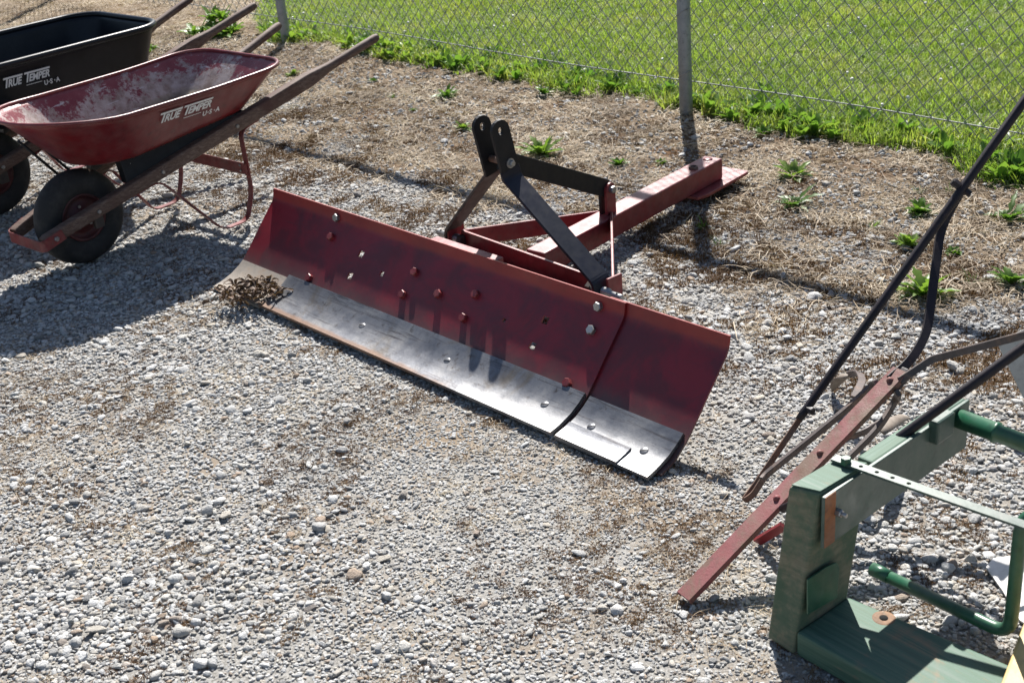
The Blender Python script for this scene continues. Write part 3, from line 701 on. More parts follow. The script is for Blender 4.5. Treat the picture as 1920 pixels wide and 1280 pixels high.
def sheet(name, s0, s1, P, t0, t1, off, th, mat, parent, holes=(), ds=0.05, rustattr=False, left=None, right=None, nt=26):
    """plate following the blade section; s0/s1 may be functions of t; holes: (s,t,hs,ht) rectangles"""
    ss = set(np.linspace(s0, s1, max(2, int((s1-s0)/ds)+1)).round(5)); ts = set(np.linspace(t0, t1, nt).round(5))
    for (hs, ht, a, b) in holes: ss |= {round(hs-a, 5), round(hs+a, 5)}; ts |= {round(ht-b, 5), round(ht+b, 5)}
    ss = sorted(ss); ts = sorted(ts); V = []; Fc = []; rust = []
    for t in ts:
        l = left(t) if left else 0.0; r_ = right(t) if right else 0.0
        for s in ss:
            f = (s-s0)/(s1-s0); V.append(bpt(s+l*(1-f)**6+r_*f**6, t, off, P)); rust.append(max(0, 0.95-(t-t0)/(t1-t0)*4.0)*(1.0-0.6*sstep(s, 0.8, 1.5))+0.30*max(0, 0.6-(t-t0)/(t1-t0))*(1-sstep(s, 0.3, 1.1))+(0.25 if f > 0.985 or f < 0.015 else 0))
    n = len(ss)
    for j in range(len(ts)-1):
        for i in range(n-1):
            cs, ct = (ss[i]+ss[i+1])/2, (ts[j]+ts[j+1])/2
            if any(abs(cs-h[0]) < h[2] and abs(ct-h[1]) < h[3] for h in holes): continue
            Fc.append((j*n+i, j*n+i+1, (j+1)*n+i+1, (j+1)*n+i))
    o = obj(name, V, Fc, mat, parent, True)
    a = o.data.attributes.new('up', 'FLOAT', 'POINT'); a.data.foreach_set('value', np.repeat(np.asarray(ts, np.float32)/t1, n))
    a = o.data.attributes.new('rust', 'FLOAT', 'POINT'); a.data.foreach_set('value', np.asarray(rust, np.float32))
    pol = [float(sstep(s_, 0.75, 1.75))*max(0.0, 1.15-1.1*(t_-t0)/(t1-t0)) for t_ in ts for s_ in ss]  # painted glare grows to the right and towards the front edge
    a = o.data.attributes.new('polish_glare', 'FLOAT', 'POINT'); a.data.foreach_set('value', np.asarray(pol, np.float32))
    md = o.modifiers.new('solid', 'SOLIDIFY'); md.thickness = th; md.offset = -1 if (o.data.polygons[0].normal@Vector(tuple(bnorm(t0+0.05, P)))) > 0 else 1
    es = o.modifiers.new('split', 'EDGE_SPLIT'); es.split_angle = R(28)
    return o
sm = [blade_st(*p) for p in ((1169, 571), (1166, 603), (1135, 680), (1100, 740))]
SEAM = float(np.mean([x[0] for x in sm if x])); print('seam', sm, 'len', BLEN)
holes = []
for (px, py, a) in ((677, 476, 0.0115), (656, 517, 0.0115), (716, 513, 0.008), (1022, 600, 0.0115), (998, 648, 0.0115), (945, 600, 0.006)):
    st = blade_st(px, py)
    if st: holes.append((st[0], st[1], a, a*0.9))
main = sheet('moldboard', 0.0, SEAM, PROF, 0.0, PLEN, 0.0, 0.006, 'blade_red', grader, holes)
ext = sheet('moldboard_extension', SEAM-0.06, BLEN, PROF, 0.0, PLEN, -0.0075, 0.006, 'blade_red', grader)
for px, py, mt in ((631, 407, 'zinc'), (620, 444, 'frame_red'), (579, 521, 'frame_red'), (777, 510, 'frame_red'), (754, 552, 'frame_red'), (821, 551, 'frame_red'),
                   (891, 552, 'frame_red'), (868, 596, 'frame_red'), (1122, 573, 'zinc'), (1108, 619, 'zinc'), (1063, 718, 'frame_red')):
    st = blade_st(px+2, py+1)
    if st: hexbolt('bolt', bpt(st[0], st[1], 0.0), bnorm(st[1]), 0.0135, 0.013, mt, main, turn=px*0.7)
EDGE = [(-0.004, 0.014), (0.035, 0.022), (0.075, 0.036), (0.105, 0.053), (0.130, 0.071)]
ELEN = sum(math.hypot(b[0]-a[0], b[1]-a[1]) for a, b in zip(EDGE[:-1], EDGE[1:]))
e1 = blade_st(550, 518, EDGE); e2 = blade_st(492, 560, EDGE); print('edge L', e1, e2)
SL = 0.25
if e1 and e2: SL = (e1[0]+e2[0])/2
ce = []
ce.append(sheet('cutting_edge', SL, SEAM-0.004, EDGE, 0, ELEN, 0.004, 0.011, 'worn_steel', grader, nt=10))
ce.append(sheet('cutting_edge', SEAM+0.010, BLEN-0.012, EDGE, 0, ELEN, -0.003, 0.011, 'worn_steel', grader, nt=10))
ce.append(sheet('cutting_edge', 0.0, SL-0.003, EDGE, 0, ELEN, -0.006, 0.010, 'tan_steel', grader, nt=10))
ce[2]['label'] = 'tan weathered end of the cutting edge under dead leaves'
e3 = blade_st(1188, 835, EDGE)
sheet('wear_plate', SEAM+0.012, (e3[0] if e3 else BLEN-0.15), EDGE, -0.0, 0.058, 0.002, 0.005, 'worn_steel', grader, nt=6)
sheet('wear_plate', 0.01, SL*0.62, EDGE, 0.0, 0.062, -0.001, 0.005, 'tan_steel', grader, nt=6)
for px, py in ((544, 552), (680, 612), (839, 678), (1022, 760), (1108, 798), (1207, 843)):
    st = blade_st(px, py, EDGE)
    if not st: continue
    par = ce[0] if st[0] < SEAM else ce[1]; off = 0.004 if st[0] < SEAM else -0.003
    c = bpt(st[0], st[1], off+0.0012, EDGE); n = bnorm(st[1], EDGE); lathe('plow_bolt', c, n, [(0.0, 0.0006), (0.0095, 0.0006), (0.0115, -0.0006), (0.0118, -0.003)], 'worn_steel', par, 18)
    a = nrm(np.cross(n, (0.2+0.01*(px % 50), 0.9, 0.1))); v, f = box(c+n*0.0006, a*0.0095, np.cross(n, a)*0.0012, n*0.0008); obj('slot', v, f, 'black_paint', par)  # slot is a dark box painted for the shade in the groove
# bar behind the top edge and mounting plate
sb0 = ((at(805, 447, 0.262)-BO)@BU, (at(918, 492, 0.262)-BO)@BU)
v, f = box(BO+BU*(sum(sb0)/2)+BB*0.318+Z*0.250, BU*(sb0[1]-sb0[0])/2, BB*0.018, Z*0.010); obj('backing_bar', v, f, 'frame_red', grader, bevel=0.002)
for s in (sb0[0]+0.05, sb0[1]-0.05):
    v, f = bar(BO+BU*s+BB*0.315+Z*0.243, BO+BU*s+BB*0.40+Z*0.004, BU, 0.05, 0.008); obj('backing_leg', v, f, 'frame_red', grader)

PZ = 0.115
HA = at(845, 443, PZ); HB = at(1135, 548, PZ); HM = (HA+HB)/2; HU = nrm(HB-HA); HC = np.array([-HU[1], HU[0], 0.0]); HW = np.linalg.norm(HB-HA)
BT = 0.125; bs = at(1003, 471, BT); be = at(1338, 294, BT); bd = nrm(be-bs); bsd = np.array([bd[1], -bd[0], 0.0])
tw = 0.078
def sqtube(name, p, q, side, w, h, mat, parent):
    v, f = bar(p, q, side, w, h); return obj(name, v, f, mat, parent, bevel=0.006, seg=3)
beam = sqtube('beam', bs-Z*tw/2, be-Z*tw/2, bsd, tw, tw, 'frame_red', grader)
for px, py, r in ((1300, 316, 0.017), (1327, 299, 0.019)):
    c = at(px, py, BT); 
    if r < 0.018: lathe('bushing', c, Z, [(0.011, -0.004), (0.011, 0.009), (0.017, 0.008), (0.018, -0.004)], 'rust', beam, 20)
    else: lathe('pin_cap', c, Z, [(0.0, 0.004), (0.015, 0.004), (0.018, 0.001), (0.018, -0.004)], 'frame_red', beam, 20)
pz = BT-tw-0.006
pq = [at(1398, 322, pz), at(1320, 371, pz)]
s_r = max((p-be)@bsd for p in pq); l0 = (pq[1]-be)@bd; l1 = (pq[0]-be)@bd
poly = [(l0+0.05, -s_r*0.9), (l0-0.02, -s_r*0.5), (l0-0.02, s_r*0.82), (l0+0.03, s_r), (l1-0.01, s_r), (l1, s_r*0.9), (l1, -s_r*0.9)]
V = [be*np.array([1, 1, 0])+bd*a+bsd*b+Z*(pz+dz) for dz in (-0.006, 0.006) for a, b in poly]; k = len(poly)
obj('skid_plate', V, [tuple(range(k)), tuple(range(k, 2*k))]+[(i, (i+1) % k, k+(i+1) % k, k+i) for i in range(k)], 'frame_red', grader, bevel=0.0015)
def fbar(name, p, q, h, th, mat, parent=grader):     # flat bar on edge: h vertical
    v, f = bar(p, q, Z, h, th); return obj(name, v, f, mat, parent, bevel=0.0012, seg=1)
fbar('cross_member', HA+HU*0.05+HC*0.012, HB-HU*0.02+HC*0.012, 0.062, 0.010, 'frame_red')
v, f = box(HM-HC*0.075-Z*0.028, HU*(HW/2-0.06), HC*0.08, Z*0.005); obj('mounting_plate', v, f, 'frame_red', grader, bevel=0.0015)
lugp = at(1156, 402, BT); lug_l = (lugp-bs)@bd; lugc = bs+bd*lug_l
fbar('side_brace', HA+HU*0.045+HC*0.012, lugc-bsd*0.042-Z*0.03+bd*0.0, 0.058, 0.008, 'frame_red')
fbar('side_brace', at(1150, 540, 0.11), at(1147, 412, 0.105), 0.058, 0.008, 'frame_red')
for e, sg in ((HA, -1), (HB, 1)):
    pin = tube('hitch_pin', [e-HU*sg*0.06, e+HU*sg*0.012, e+HU*sg*0.013, e+HU*sg*0.064, e+HU*sg*0.07], [0.016, 0.016, 0.011, 0.011, 0.008], 'zinc', grader, n=14)
    hexbolt('nut', e-HU*sg*0.055, -HU*sg, 0.02, 0.016, 'worn_black', pin)
    lathe('pin_hole', e+HU*sg*0.05+Z*0.0105, Z, [(0.0, 0.0015), (0.0045, 0.0015), (0.005, -0.001)], 'black_paint', pin, 12)  # pin hole is a dark disc painted for the shade inside it
    v, f = box(e-HU*sg*(0.02 if sg < 0 else -0.004)+HC*(0.008 if sg < 0 else 0.034), HU*0.005, HC*(0.035 if sg < 0 else 0.03), Z*0.042); obj('pin_lug', v, f, 'frame_red', grader, bevel=0.004)
# mast
def symp(px, py, lat=0.0):
    return onplane(px, py, HM+HU*lat, HU)
ml, mr = -0.048, 0.036
mtop = symp(932, 226, mr); mbot = symp(955, 316, mr)
dm = nrm(mbot-mtop)
for lat in (ml, mr):
    a = mtop+HU*(lat-mr); L_ = np.linalg.norm(mbot-mtop)+0.03
    holed_bar('mast_plate', a, a+dm*L_, HC, 0.066, 0.011, [0.033], 'black_paint', grader, (0.0125, 0.0095), True)
mcen = mbot-HU*mr
for lat, e, wd in ((mr+0.001, HB-HU*0.012, 0.072), (ml-0.001, HA+HU*0.012, 0.066)):
    p0 = mcen+HU*lat+dm*0.0; p1 = mcen+HU*lat+dm*0.03; p2 = e+Z*0.03; p3 = e-Z*0.022
    side = nrm(np.cross(nrm(p2-p1), HU)); side = side*np.sign(side@HC)
    path = smooth_path([p0, p1, p2, p3], 0.05)
    v, f = loft(path, [rect(wd, 0.010)]*len(path), tuple(HC)); obj('strut', v, f, 'blue_black' if lat > 0 else 'worn_black', grader, bevel=0.0015, seg=1)
lugt = lugc+Z*0.085
fbar('top_brace', mcen-dm*0.022, lugt+Z*0.0, 0.060, 0.012, 'black_paint')
for sg in (-1, 1):
    c = lugc+bsd*sg*0.0125
    holed_bar('lug', c+Z*0.108, c-Z*0.004, bd, 0.048, 0.010, [0.024], 'frame_red' if sg > 0 else 'black_paint', grader, (0.006, 0.006), True)
hexbolt('bolt', lugt+bsd*0.02, bsd, 0.013, 0.012, 'zinc', grader)
hexbolt('bolt', mcen-dm*0.018+HC*0.004+HU*(mr+0.006), HU, 0.010, 0.014, 'zinc', grader, washer=True)
hexbolt('bolt', mcen-dm*0.018+HU*(ml-0.006), -HU, 0.013, 0.014, 'rust', grader)
tube('spacer', [mcen-dm*0.018+HU*(ml-0.006), mcen-dm*0.018+HU*(mr+0.006)], 0.011, 'rust', grader, n=12)

# dead leaves caught on the blade and behind it
LM = leaf_mat('dead_leaf', [(0.1, (0.035, 0.02, 0.013)), (0.4, (0.085, 0.05, 0.032)), (0.7, (0.19, 0.12, 0.08)), (0.95, (0.36, 0.27, 0.20))], 0.15, 0.6, 60, 0.2)
def curl_leaf(seed):
    r = random.Random(seed); V = []; Fc = []; L_ = 1.0; k = 5
    for i in range(k+1):
        t = i/k; w = 0.30*math.sin(math.pi*(0.08+0.88*t)); z = 0.28*math.sin(t*math.pi*r.uniform(0.8, 1.3)); c = r.uniform(0.1, 0.5)
        V += [(t-0.5, -w, z+c*w), (t-0.5+r.uniform(-0.04, 0.04), 0, z), (t-0.5, w, z+c*w)]
    for i in range(k): a = 3*i; Fc += [(a, a+1, a+4, a+3), (a+1, a+2, a+5, a+4)]
    me = bpy.data.meshes.new('leaf'); me.from_pydata(V, [], Fc); return me
leaves = protos('curled_leaf', [curl_leaf(i) for i in range(6)], LM)
def pile(name, cen, ex, hgt, n, lo, hi, label, cat):
    a = rng.normal(0, 1, (n, 2))*0.5; q = np.zeros((n, 3)); q[:] = cen
    q += a[:, :1]*ex[0]+a[:, 1:]*ex[1]; q[:, 2] += hgt*np.exp(-(a**2).sum(1)*1.5)*rng.random(n)
    s = rng.uniform(lo, hi, n)
    return scatter(name, leaves, q, np.stack([rng.normal(0, 0.6, n), rng.normal(0, 0.6, n), rng.uniform(0, 6.283, n)], -1), np.stack([s, s*rng.uniform(0.25, 0.9, n), s], -1), rng.integers(0, 6, n), label, cat, LM)
pc = at(470, 545, 0.040)
pile('leaf_litter', pc, (BU*0.095, BB*0.10), 0.012, 330, 0.008, 0.042, 'brown leaf litter heaped on the tan end of the blade', 'leaf litter')
pc2 = HM+HU*0.17-HC*0.09; pc2[2] = PZ-0.02
pile('leaf_litter', pc2, (HU*0.075, HC*0.04), 0.02, 46, 0.02, 0.055, 'dry leaves caught between the blade and the red cross member', 'leaf litter')

# ------------------------------------------------------------------ wheelbarrows
def text_mesh(body, size, shear=0.25, bold=0.0, spacing=1.0):
    cu = bpy.data.curves.new('txt', 'FONT'); cu.body = body; cu.size = size; cu.shear = shear; cu.offset = bold; cu.space_character = spacing; cu.resolution_u = 3
    o = bpy.data.objects.new('txt', cu); COL.objects.link(o)
    dg = bpy.context.evaluated_depsgraph_get(); me = bpy.data.meshes.new_from_object(o.evaluated_get(dg))
    V = [tuple(v.co) for v in me.vertices]; Fc = [tuple(p.vertices) for p in me.polygons]
    bpy.data.objects.remove(o); bpy.data.meshes.remove(me); return V, Fc
def logo(length):
    """white slanted lettering: big T, small caps under a long bar, smaller U*S*A below right"""
    V = []; Fc = []
    def add(v, f, dx, dy, sx=1.0, sy=1.0):
        k = len(V); V.extend([(x*sx+dx, y*sy+dy) for x, y, *_ in v]); Fc.extend([tuple(i+k for i in q) for q in f])
    x = 0.0
    for big, small in (('T', 'RUE'), ('T', 'EMPER')):
        v, f = text_mesh(small, 0.74, 0.28, 0.026, 0.97); w = max(q[0] for q in v)
        v0 = [(0.30, 0.0), (0.46, 0.0), (0.66, 0.78), (0.50, 0.78)]; add(v0, [(0, 1, 2, 3)], x, 0)          # stem of the T
        add([(0.18, 0.70), (0.62+w, 0.70), (0.66+w, 0.86), (0.22, 0.86)], [(0, 1, 2, 3)], x, 0)               # long bar
        add(v, f, x+0.56, 0.05, 1.0, 1.12); x += 0.62+w
    W_ = x
    for ch, dx in (('U', 0.0), ('S', 0.62), ('A', 1.24)):
        v, f = text_mesh(ch, 0.56, 0.0, 0.02); add(v, f, W_-0.72+dx, -0.62)
    for dx in (0.46, 1.07):                                                                                  # stars
        st = [(0.1*(1 if i % 2 == 0 else 0.42)*math.cos(math.pi/2+i*math.pi/5), 0.1*(1 if i % 2 == 0 else 0.42)*math.sin(math.pi/2+i*math.pi/5)) for i in range(10)]
        add(st, [tuple(range(10))], W_-0.72+dx+0.04, -0.42)
    add([(W_-2.5, -0.24), (W_-0.9, -0.24), (W_-0.9, -0.19), (W_-2.5, -0.19)], [(0, 1, 2, 3)], 0, 0)
    sc = length/(W_+1.0)
    return [(a*sc, b*sc) for a, b in V], Fc
def rrect(x0, x1, hw0, hw1, rf, rb, n=10):
    """closed outline, front corners radius rf at x0, back corners radius rb at x1; starts near side front, counter order"""
    pts = []
    def arc(cx, cy, rx, ry, a0, a1):
        for i in range(n+1):
            a = a0+(a1-a0)*i/n; pts.append((cx+rx*math.cos(a), cy+ry*math.sin(a)))
    ryf = min(hw0, rf*1.1)
    arc(x0+rf, hw0-ryf, rf, ryf, math.pi, math.pi/2)
    for i in range(1, 8): t = i/8; pts.append((x0+rf+(x1-rb-x0-rf)*t, hw0+(hw1-hw0)*t))
    arc(x1-rb, hw1-rb, rb, rb, math.pi/2, 0)
    arc(x1-rb, -hw1+rb, rb, rb, 0, -math.pi/2)
    for i in range(1, 8): t = 1-i/8; pts.append((x0+rf+(x1-rb-x0-rf)*t, -(hw0+(hw1-hw0)*t)))
    arc(x0+rf, -hw0+ryf, rf, ryf, -math.pi/2, -math.pi)
    out = []
    for p in pts:
        if not out or math.hypot(p[0]-out[-1][0], p[1]-out[-1][1]) > 1e-5: out.append(p)
    if math.hypot(out[0][0]-out[-1][0], out[0][1]-out[-1][1]) < 1e-5: out.pop()
    return out
def barrow(W, ax, label, kind, wheel_r=0.172, tip_y=0.30, tip_z=0.555):
    W = np.asarray(W, float).copy(); W[2] = 0; ax = nrm(ax); la = np.array([ax[1], -ax[0], 0.0])
    root = thing('wheelbarrow', W, label, 'wheelbarrow')
    def P(x, y, z): return W+ax*x+la*y+Z*z
    def handle_c(x, sg): f = (x+0.18)/1.46; return P(x, sg*(0.095+(tip_y-0.095)*f), 0.16+(tip_z-0.16)*f)
    red = kind == 'red'
    # wheel
    wc = P(0.02, 0, wheel_r)
    hw = 0.047; tp = []
    for a in np.linspace(-2.35, 2.35, 31):
        rr = 1.0
        r_ = wheel_r-0.050+0.050*math.cos(a)*rr; o_ = hw*math.sin(a)
        if abs(a) < 1.15: r_ -= 0.0022*(1 if int((a+5)*6.5) % 2 else 0)
        tp.append((r_, o_))
    wheel = lathe('wheel', wc, la, [(0.0, -0.05), (0.016, -0.05), (0.018, -0.022), (0.055, -0.018), (0.070, -0.008), (0.075, -0.030), (0.084, -0.036), (0.088, -0.030), (0.080, 0.0), (0.088, 0.030), (0.084, 0.036), (0.075, 0.030), (0.070, 0.008), (0.055, 0.018), (0.018, 0.022), (0.016, 0.05), (0.0, 0.05)], 'wheel_red', root, 36)
    lathe('tyre', wc, la, tp, 'rubber', wheel, 56)
    tube('axle', [wc-la*0.13, wc+la*0.13], 0.008, 'worn_black', root, n=10)
    for sg in (-1, 1):
        for k in range(5):
            a = k*2*math.pi/5+0.4; d = ax*math.cos(a)+Z*math.sin(a); hexbolt('wheel_bolt', wc+d*0.040+la*sg*0.019, la*sg, 0.006, 0.006, 'zinc', wheel)
        hc = handle_c(0.02, sg); v, f = bar(np.array([hc[0], hc[1], hc[2]-0.02]), np.array([hc[0], hc[1], wheel_r-0.02]), ax, 0.035, 0.02); obj('axle_bracket', v, f, 'worn_black', root, bevel=0.003)
    # handles
    for sg in (-1, 1):
        xs_ = [-0.185, -0.17, 0.1, 0.4, 0.70, 0.94, 0.99, 1.03, 1.08, 1.18, 1.265, 1.28]
        dims = [(0.036, 0.036, .45), (0.040, 0.042, .3), (0.040, 0.046, .3), (0.041, 0.050, .3), (0.041, 0.052, .3), (0.041, 0.054, .32), (0.038, 0.046, .5), (0.034, 0.037, .8), (0.034, 0.034, 1), (0.035, 0.035, 1), (0.034, 0.034, 1), (0.026, 0.026, 1)]
        v, f = loft([handle_c(x, sg) for x in xs_], [superell(*d) for d in dims], tuple(la)); h = obj('handle', v, f, 'handle_wood', root, True)
        es = h.modifiers.new('split', 'EDGE_SPLIT'); es.split_angle = R(35)
        for x in (0.02, 0.28, 0.60): hexbolt('handle_bolt', handle_c(x, sg)+la*sg*0.0205, la*sg, 0.0075, 0.006, 'zinc', h)
    # nose guard
    a = handle_c(-0.12, -1)-la*0.024; b = handle_c(-0.2, -1)-la*0.022-Z*0.005; c = handle_c(-0.2, 1)+la*0.022-Z*0.005; d = handle_c(-0.12, 1)+la*0.024
    strap('nose_guard', [a, b, c, d], tuple(Z), 0.040, 0.004, 'leg_red', root, 0.02)
    for sg in (-1, 1): hexbolt('handle_bolt', handle_c(-0.15, sg)+la*sg*0.027, la*sg, 0.009, 0.006, 'zinc', root)
    # tray
    if red:
        RZ = 0.548; rim = rrect(-0.172, 0.845, 0.285, 0.292, 0.30, 0.13); bot = rrect(0.04, 0.70, 0.185, 0.20, 0.18, 0.10)
        zb = lambda x: 0.350+(x-0.05)*0.095; rz = lambda x: RZ+0.02*sstep(-x, -0.15, 0.2)+0.012*sstep(x, 0.45, 0.85)
    else:
        RZ = 0.635; rim = rrect(-0.25, 0.775, 0.30, 0.295, 0.26, 0.13); bot = rrect(0.02, 0.725, 0.235, 0.25, 0.18, 0.12)
        zb = lambda x: 0.352+(x-0.02)*0.14; rz = lambda x: RZ+0.0*x
    n = len(rim); rows = [0, .12, .25, .4, .55, .7, .82, .92]
    V = []; dep = []
    for t in rows:
        for (x0, y0), (x1, y1) in zip(rim, bot):
            x = x0+(x1-x0)*t; y = y0+(y1-y0)*t; z = rz(x0)+(zb(x1)-rz(x0))*t; V.append(P(x, y, z)); dep.append(t*0.95)
    cx = np.mean([b[0] for b in bot])
    for sc_, dz, dd in ((0.965, 0.006, 0.92), (0.90, 0.0, 1.0), (0.6, 0.0, 1.0), (0.3, 0.0, 1.0)):
        for (x1, y1) in bot: x = cx+(x1-cx)*sc_; V.append(P(x, y1*sc_, zb(x)+dz)); dep.append(dd)
    V.append(P(cx, 0, zb(cx))); dep.append(1.0)
    R_ = len(rows)+4; Fc = []
    for j in range(R_-1):
        for i in range(n): Fc.append((j*n+i, j*n+(i+1) % n, (j+1)*n+(i+1) % n, (j+1)*n+i))
    for i in range(n): Fc.append(((R_-1)*n+i, (R_-1)*n+(i+1) % n, R_*n))
    tray = obj('tray', V, Fc, 'barrow_red' if red else 'poly_black', root, True)
    at_ = tray.data.attributes.new('depth', 'FLOAT', 'POINT'); at_.data.foreach_set('value', np.asarray(dep, np.float32))
    md = tray.modifiers.new('solid', 'SOLIDIFY'); md.thickness = 0.0022 if red else 0.006
    inward = tray.data.polygons[n*3].normal@Vector(tuple(P(cx, 0, 0.48)-np.array(tray.data.polygons[n*3].center)-W)) > 0
    md.offset = -1
    if red:
        tray.data.materials.append(M['tray_inner'])
        if inward: tray.data.materials[0] = M['tray_inner']; tray.data.materials[1] = M['barrow_red']
        md.material_offset = 1; md.material_offset_rim = 0
    rp = [P(x, y*1.006, rz(x)) for x, y in rim]; rr = 0.0075 if red else 0.013
    v, f = loft(rp, [circ(rr, 8)]*n, tuple(Z), closed=True); obj('rim', v, f, 'barrow_red' if red else 'poly_black', tray, True)
    # lettering on the near wall
    lv, lf = logo(0.285 if red else 0.245); X0, Z0 = (0.25, 0.478) if red else (0.024, 0.548)
    hw_r = 0.2885 if red else 0.30; hw_b = 0.193 if red else 0.243; V = []
    for (tx, ty) in lv:
        x = X0+tx; z = Z0+ty*(0.92 if red else 1.1)
        tt = (rz(x)-z)/(rz(x)-zb(x)); V.append(P(x, hw_r+(hw_b-hw_r)*tt+(0.0045 if red else 0.006), z))
    obj('lettering', V, lf, 'letter_white', tray)
    # wedges under the tray
    for sg in (-1, 1):
        pts = [];
        for x in (0.16, 0.66):
            c = handle_c(x, sg)-la*sg*0.012; pts.append((x, c, zb(x)+0.002))
        c0, c1 = pts[0][1]+Z*0.02, pts[1][1]+Z*0.022; t0 = np.array([c0[0], c0[1], max(pts[0][2], c0[2]+0.01)]); t1 = np.array([c1[0], c1[1], max(pts[1][2], c1[2]+0.003)])
        i0, i1 = -la*sg*0.036, -la*sg*0.036
        v, f = hexa([c0, c1, c1+i1, c0+i0, t0-la*sg*0.02, t1, t1+i1, t0+i0*1.6]); w_ = obj('wedge', v, f, 'black_paint', root, bevel=0.002)
        for zz in (0.035, 0.06): hexbolt('wedge_bolt', c0+ax*0.035+Z*zz+la*sg*0.001-la*sg*0.006*zz/0.03, la*sg, 0.005, 0.004, 'zinc', w_)
        # legs
        def q(x, z, yy=None): f_ = (x+0.18)/1.46; return P(x, sg*((0.095+(tip_y-0.095)*f_) if yy is None else yy), z)
        zt = lambda x: 0.16+(tip_z-0.16)*(x+0.18)/1.46-0.028
        path = [q(0.16, zt(0.16), 0.135), q(0.27, zt(0.27)), q(0.455, 0.012, 0.222), q(0.575, 0.012, 0.222), q(0.615, 0.12, 0.222), q(0.62, zt(0.62)-0.002), q(0.70, zt(0.70))]
        strap('leg', path, tuple(la), 0.026, 0.005, 'leg_red', root, 0.035)
        # struts from the axle up to the front of the tray
        tube('tray_strut', [P(0.105+0.02*sg, -0.085+0.012*sg, 0.235), P(-0.075+0.02*sg, -0.065+0.012*sg, 0.472 if red else 0.46)], 0.0055, 'black_paint', root, n=8)
    v, f = bar(P(0.612, -0.222, 0.20), P(0.612, 0.222, 0.20), Z, 0.045, 0.004); br = obj('leg_brace', v, f, 'leg_red', root, bevel=0.0012, seg=1)
    for sg in (-1, 1):
        for dz in (-0.01, 0.012): hexbolt('brace_bolt', P(0.61, sg*0.185, 0.20+dz), -ax, 0.005, 0.004, 'zinc', br)
    return root
WB = at(160, 492)
barrow(WB, (0.684, 0.73, 0), 'red steel wheelbarrow with cement stained tray and white lettering', 'red')
Wk = at(-8, 404); tip = at(470, 12, 0.60); tip[2] = 0
vv = tip-Wk; ang = math.atan2(vv[1], vv[0])+math.atan2(0.235, 1.255)
print('black barrow', np.linalg.norm(vv), math.degrees(ang))
barrow(Wk, (math.cos(ang), math.sin(ang), 0), 'black wheelbarrow with deep plastic tray parked behind the red one', 'black', tip_y=0.235, tip_z=0.60)

la_ = np.array([0.73, -0.684, 0.0]); ax_ = np.array([0.684, 0.73, 0.0]); tc_ = WB*np.array([1, 1, 0])+ax_*0.36-la_*0.03+Z*0.386
pile('tray_debris', tc_, (ax_*0.24+Z*0.022, la_*0.13), 0.012, 260, 0.012, 0.045, 'dry brown debris lying in the bottom of the red tray', 'debris')

# ------------------------------------------------------------------ walk behind cultivator
ct = at(1280, 1117, 0.017); ce_ = at(1688, 692, 0.33)
cult = thing('hand_cultivator', (ct[0], ct[1], 0), 'old walk behind cultivator with faded red beam and dark handles', 'cultivator')
cd = nrm(ce_-ct); cs = nrm(np.cross(cd, Z)); cn = np.cross(cs, cd)
if cs@np.array([1, -1, 0]) < 0: cs = -cs
cn = np.cross(cd, cs); cn = cn if cn[2] > 0 else -cn
w0, w1 = 0.043, 0.043
def channel(name, p, q, s, n, w, h, th, mat, parent):
    sec = [(-w/2, 0), (w/2, 0), (w/2, -h), (w/2-th, -h), (w/2-th, -th), (-w/2+th, -th), (-w/2+th, -h), (-w/2, -h)]
    V = [x+s*a+n*b for x in (p, q) for a, b in sec]; k = 8
    Fc = [(i, (i+1) % k, k+(i+1) % k, k+i) for i in range(k)]+[(0, 1, 4, 5), (1, 2, 3, 4), (0, 5, 6, 7), (8, 9, 12, 13), (9, 10, 11, 12), (8, 13, 14, 15)]
    return obj(name, V, Fc, mat, parent, bevel=0.001, seg=1)
beam2 = channel('beam', ct, ce_, cs, cn, 0.040, 0.014, 0.005, 'beam_red', cult)
CL = np.linalg.norm(ce_-ct)
for f_ in (0.95, 0.62, 0.42): lathe('rivet', ct+cd*CL*f_, cn, [(0, 0.006), (0.005, 0.005), (0.008, 0.0), (0.008, -0.002)], 'beam_red', beam2, 14)
# side bars (adjustable tooth bars)
def onz(px, py, z): return at(px, py, z)
lb = [ct+cd*CL*0.93-cs*0.03-cn*0.012, onz(1640, 718, 0.265), onz(1590, 765, 0.225), onz(1436, 890, 0.105), onz(1428, 900, 0.10)]
strap('tooth_bar', lb, tuple(cn), 0.016, 0.010, 'old_iron', cult, 0.05)
rb = [ct+cd*CL*0.93+cs*0.03-cn*0.012, onz(1682, 745, 0.25), onz(1650, 800, 0.21), onz(1560, 890, 0.14), onz(1500, 950, 0.09)]
strap('tooth_bar', rb, tuple(cn), 0.016, 0.010, 'old_iron', cult, 0.05)
def shovel(base, tipp, wdt, shank_top, parent):
    base, tipp = np.asarray(base), np.asarray(tipp); d = nrm(tipp-base); s = nrm(np.cross(d, Z)); up = np.cross(s, d); L_ = np.linalg.norm(tipp-base); V = []; k = 7
    for i in range(k+1):
        t = i/k; w = wdt*math.sin(math.pi*(0.18+0.80*t))**0.8*0.5; c = base+d*L_*t+up*(0.02*math.sin(math.pi*t))
        V += [c-s*w-up*w*0.5, c, c+s*w-up*w*0.5]
    Fc = []
    for i in range(k): a = 3*i; Fc += [(a, a+1, a+4, a+3), (a+1, a+2, a+5, a+4)]
    o = obj('shovel', V, Fc, 'shovel_tan', parent, True); md = o.modifiers.new('solid', 'SOLIDIFY'); md.thickness = 0.004
    return o
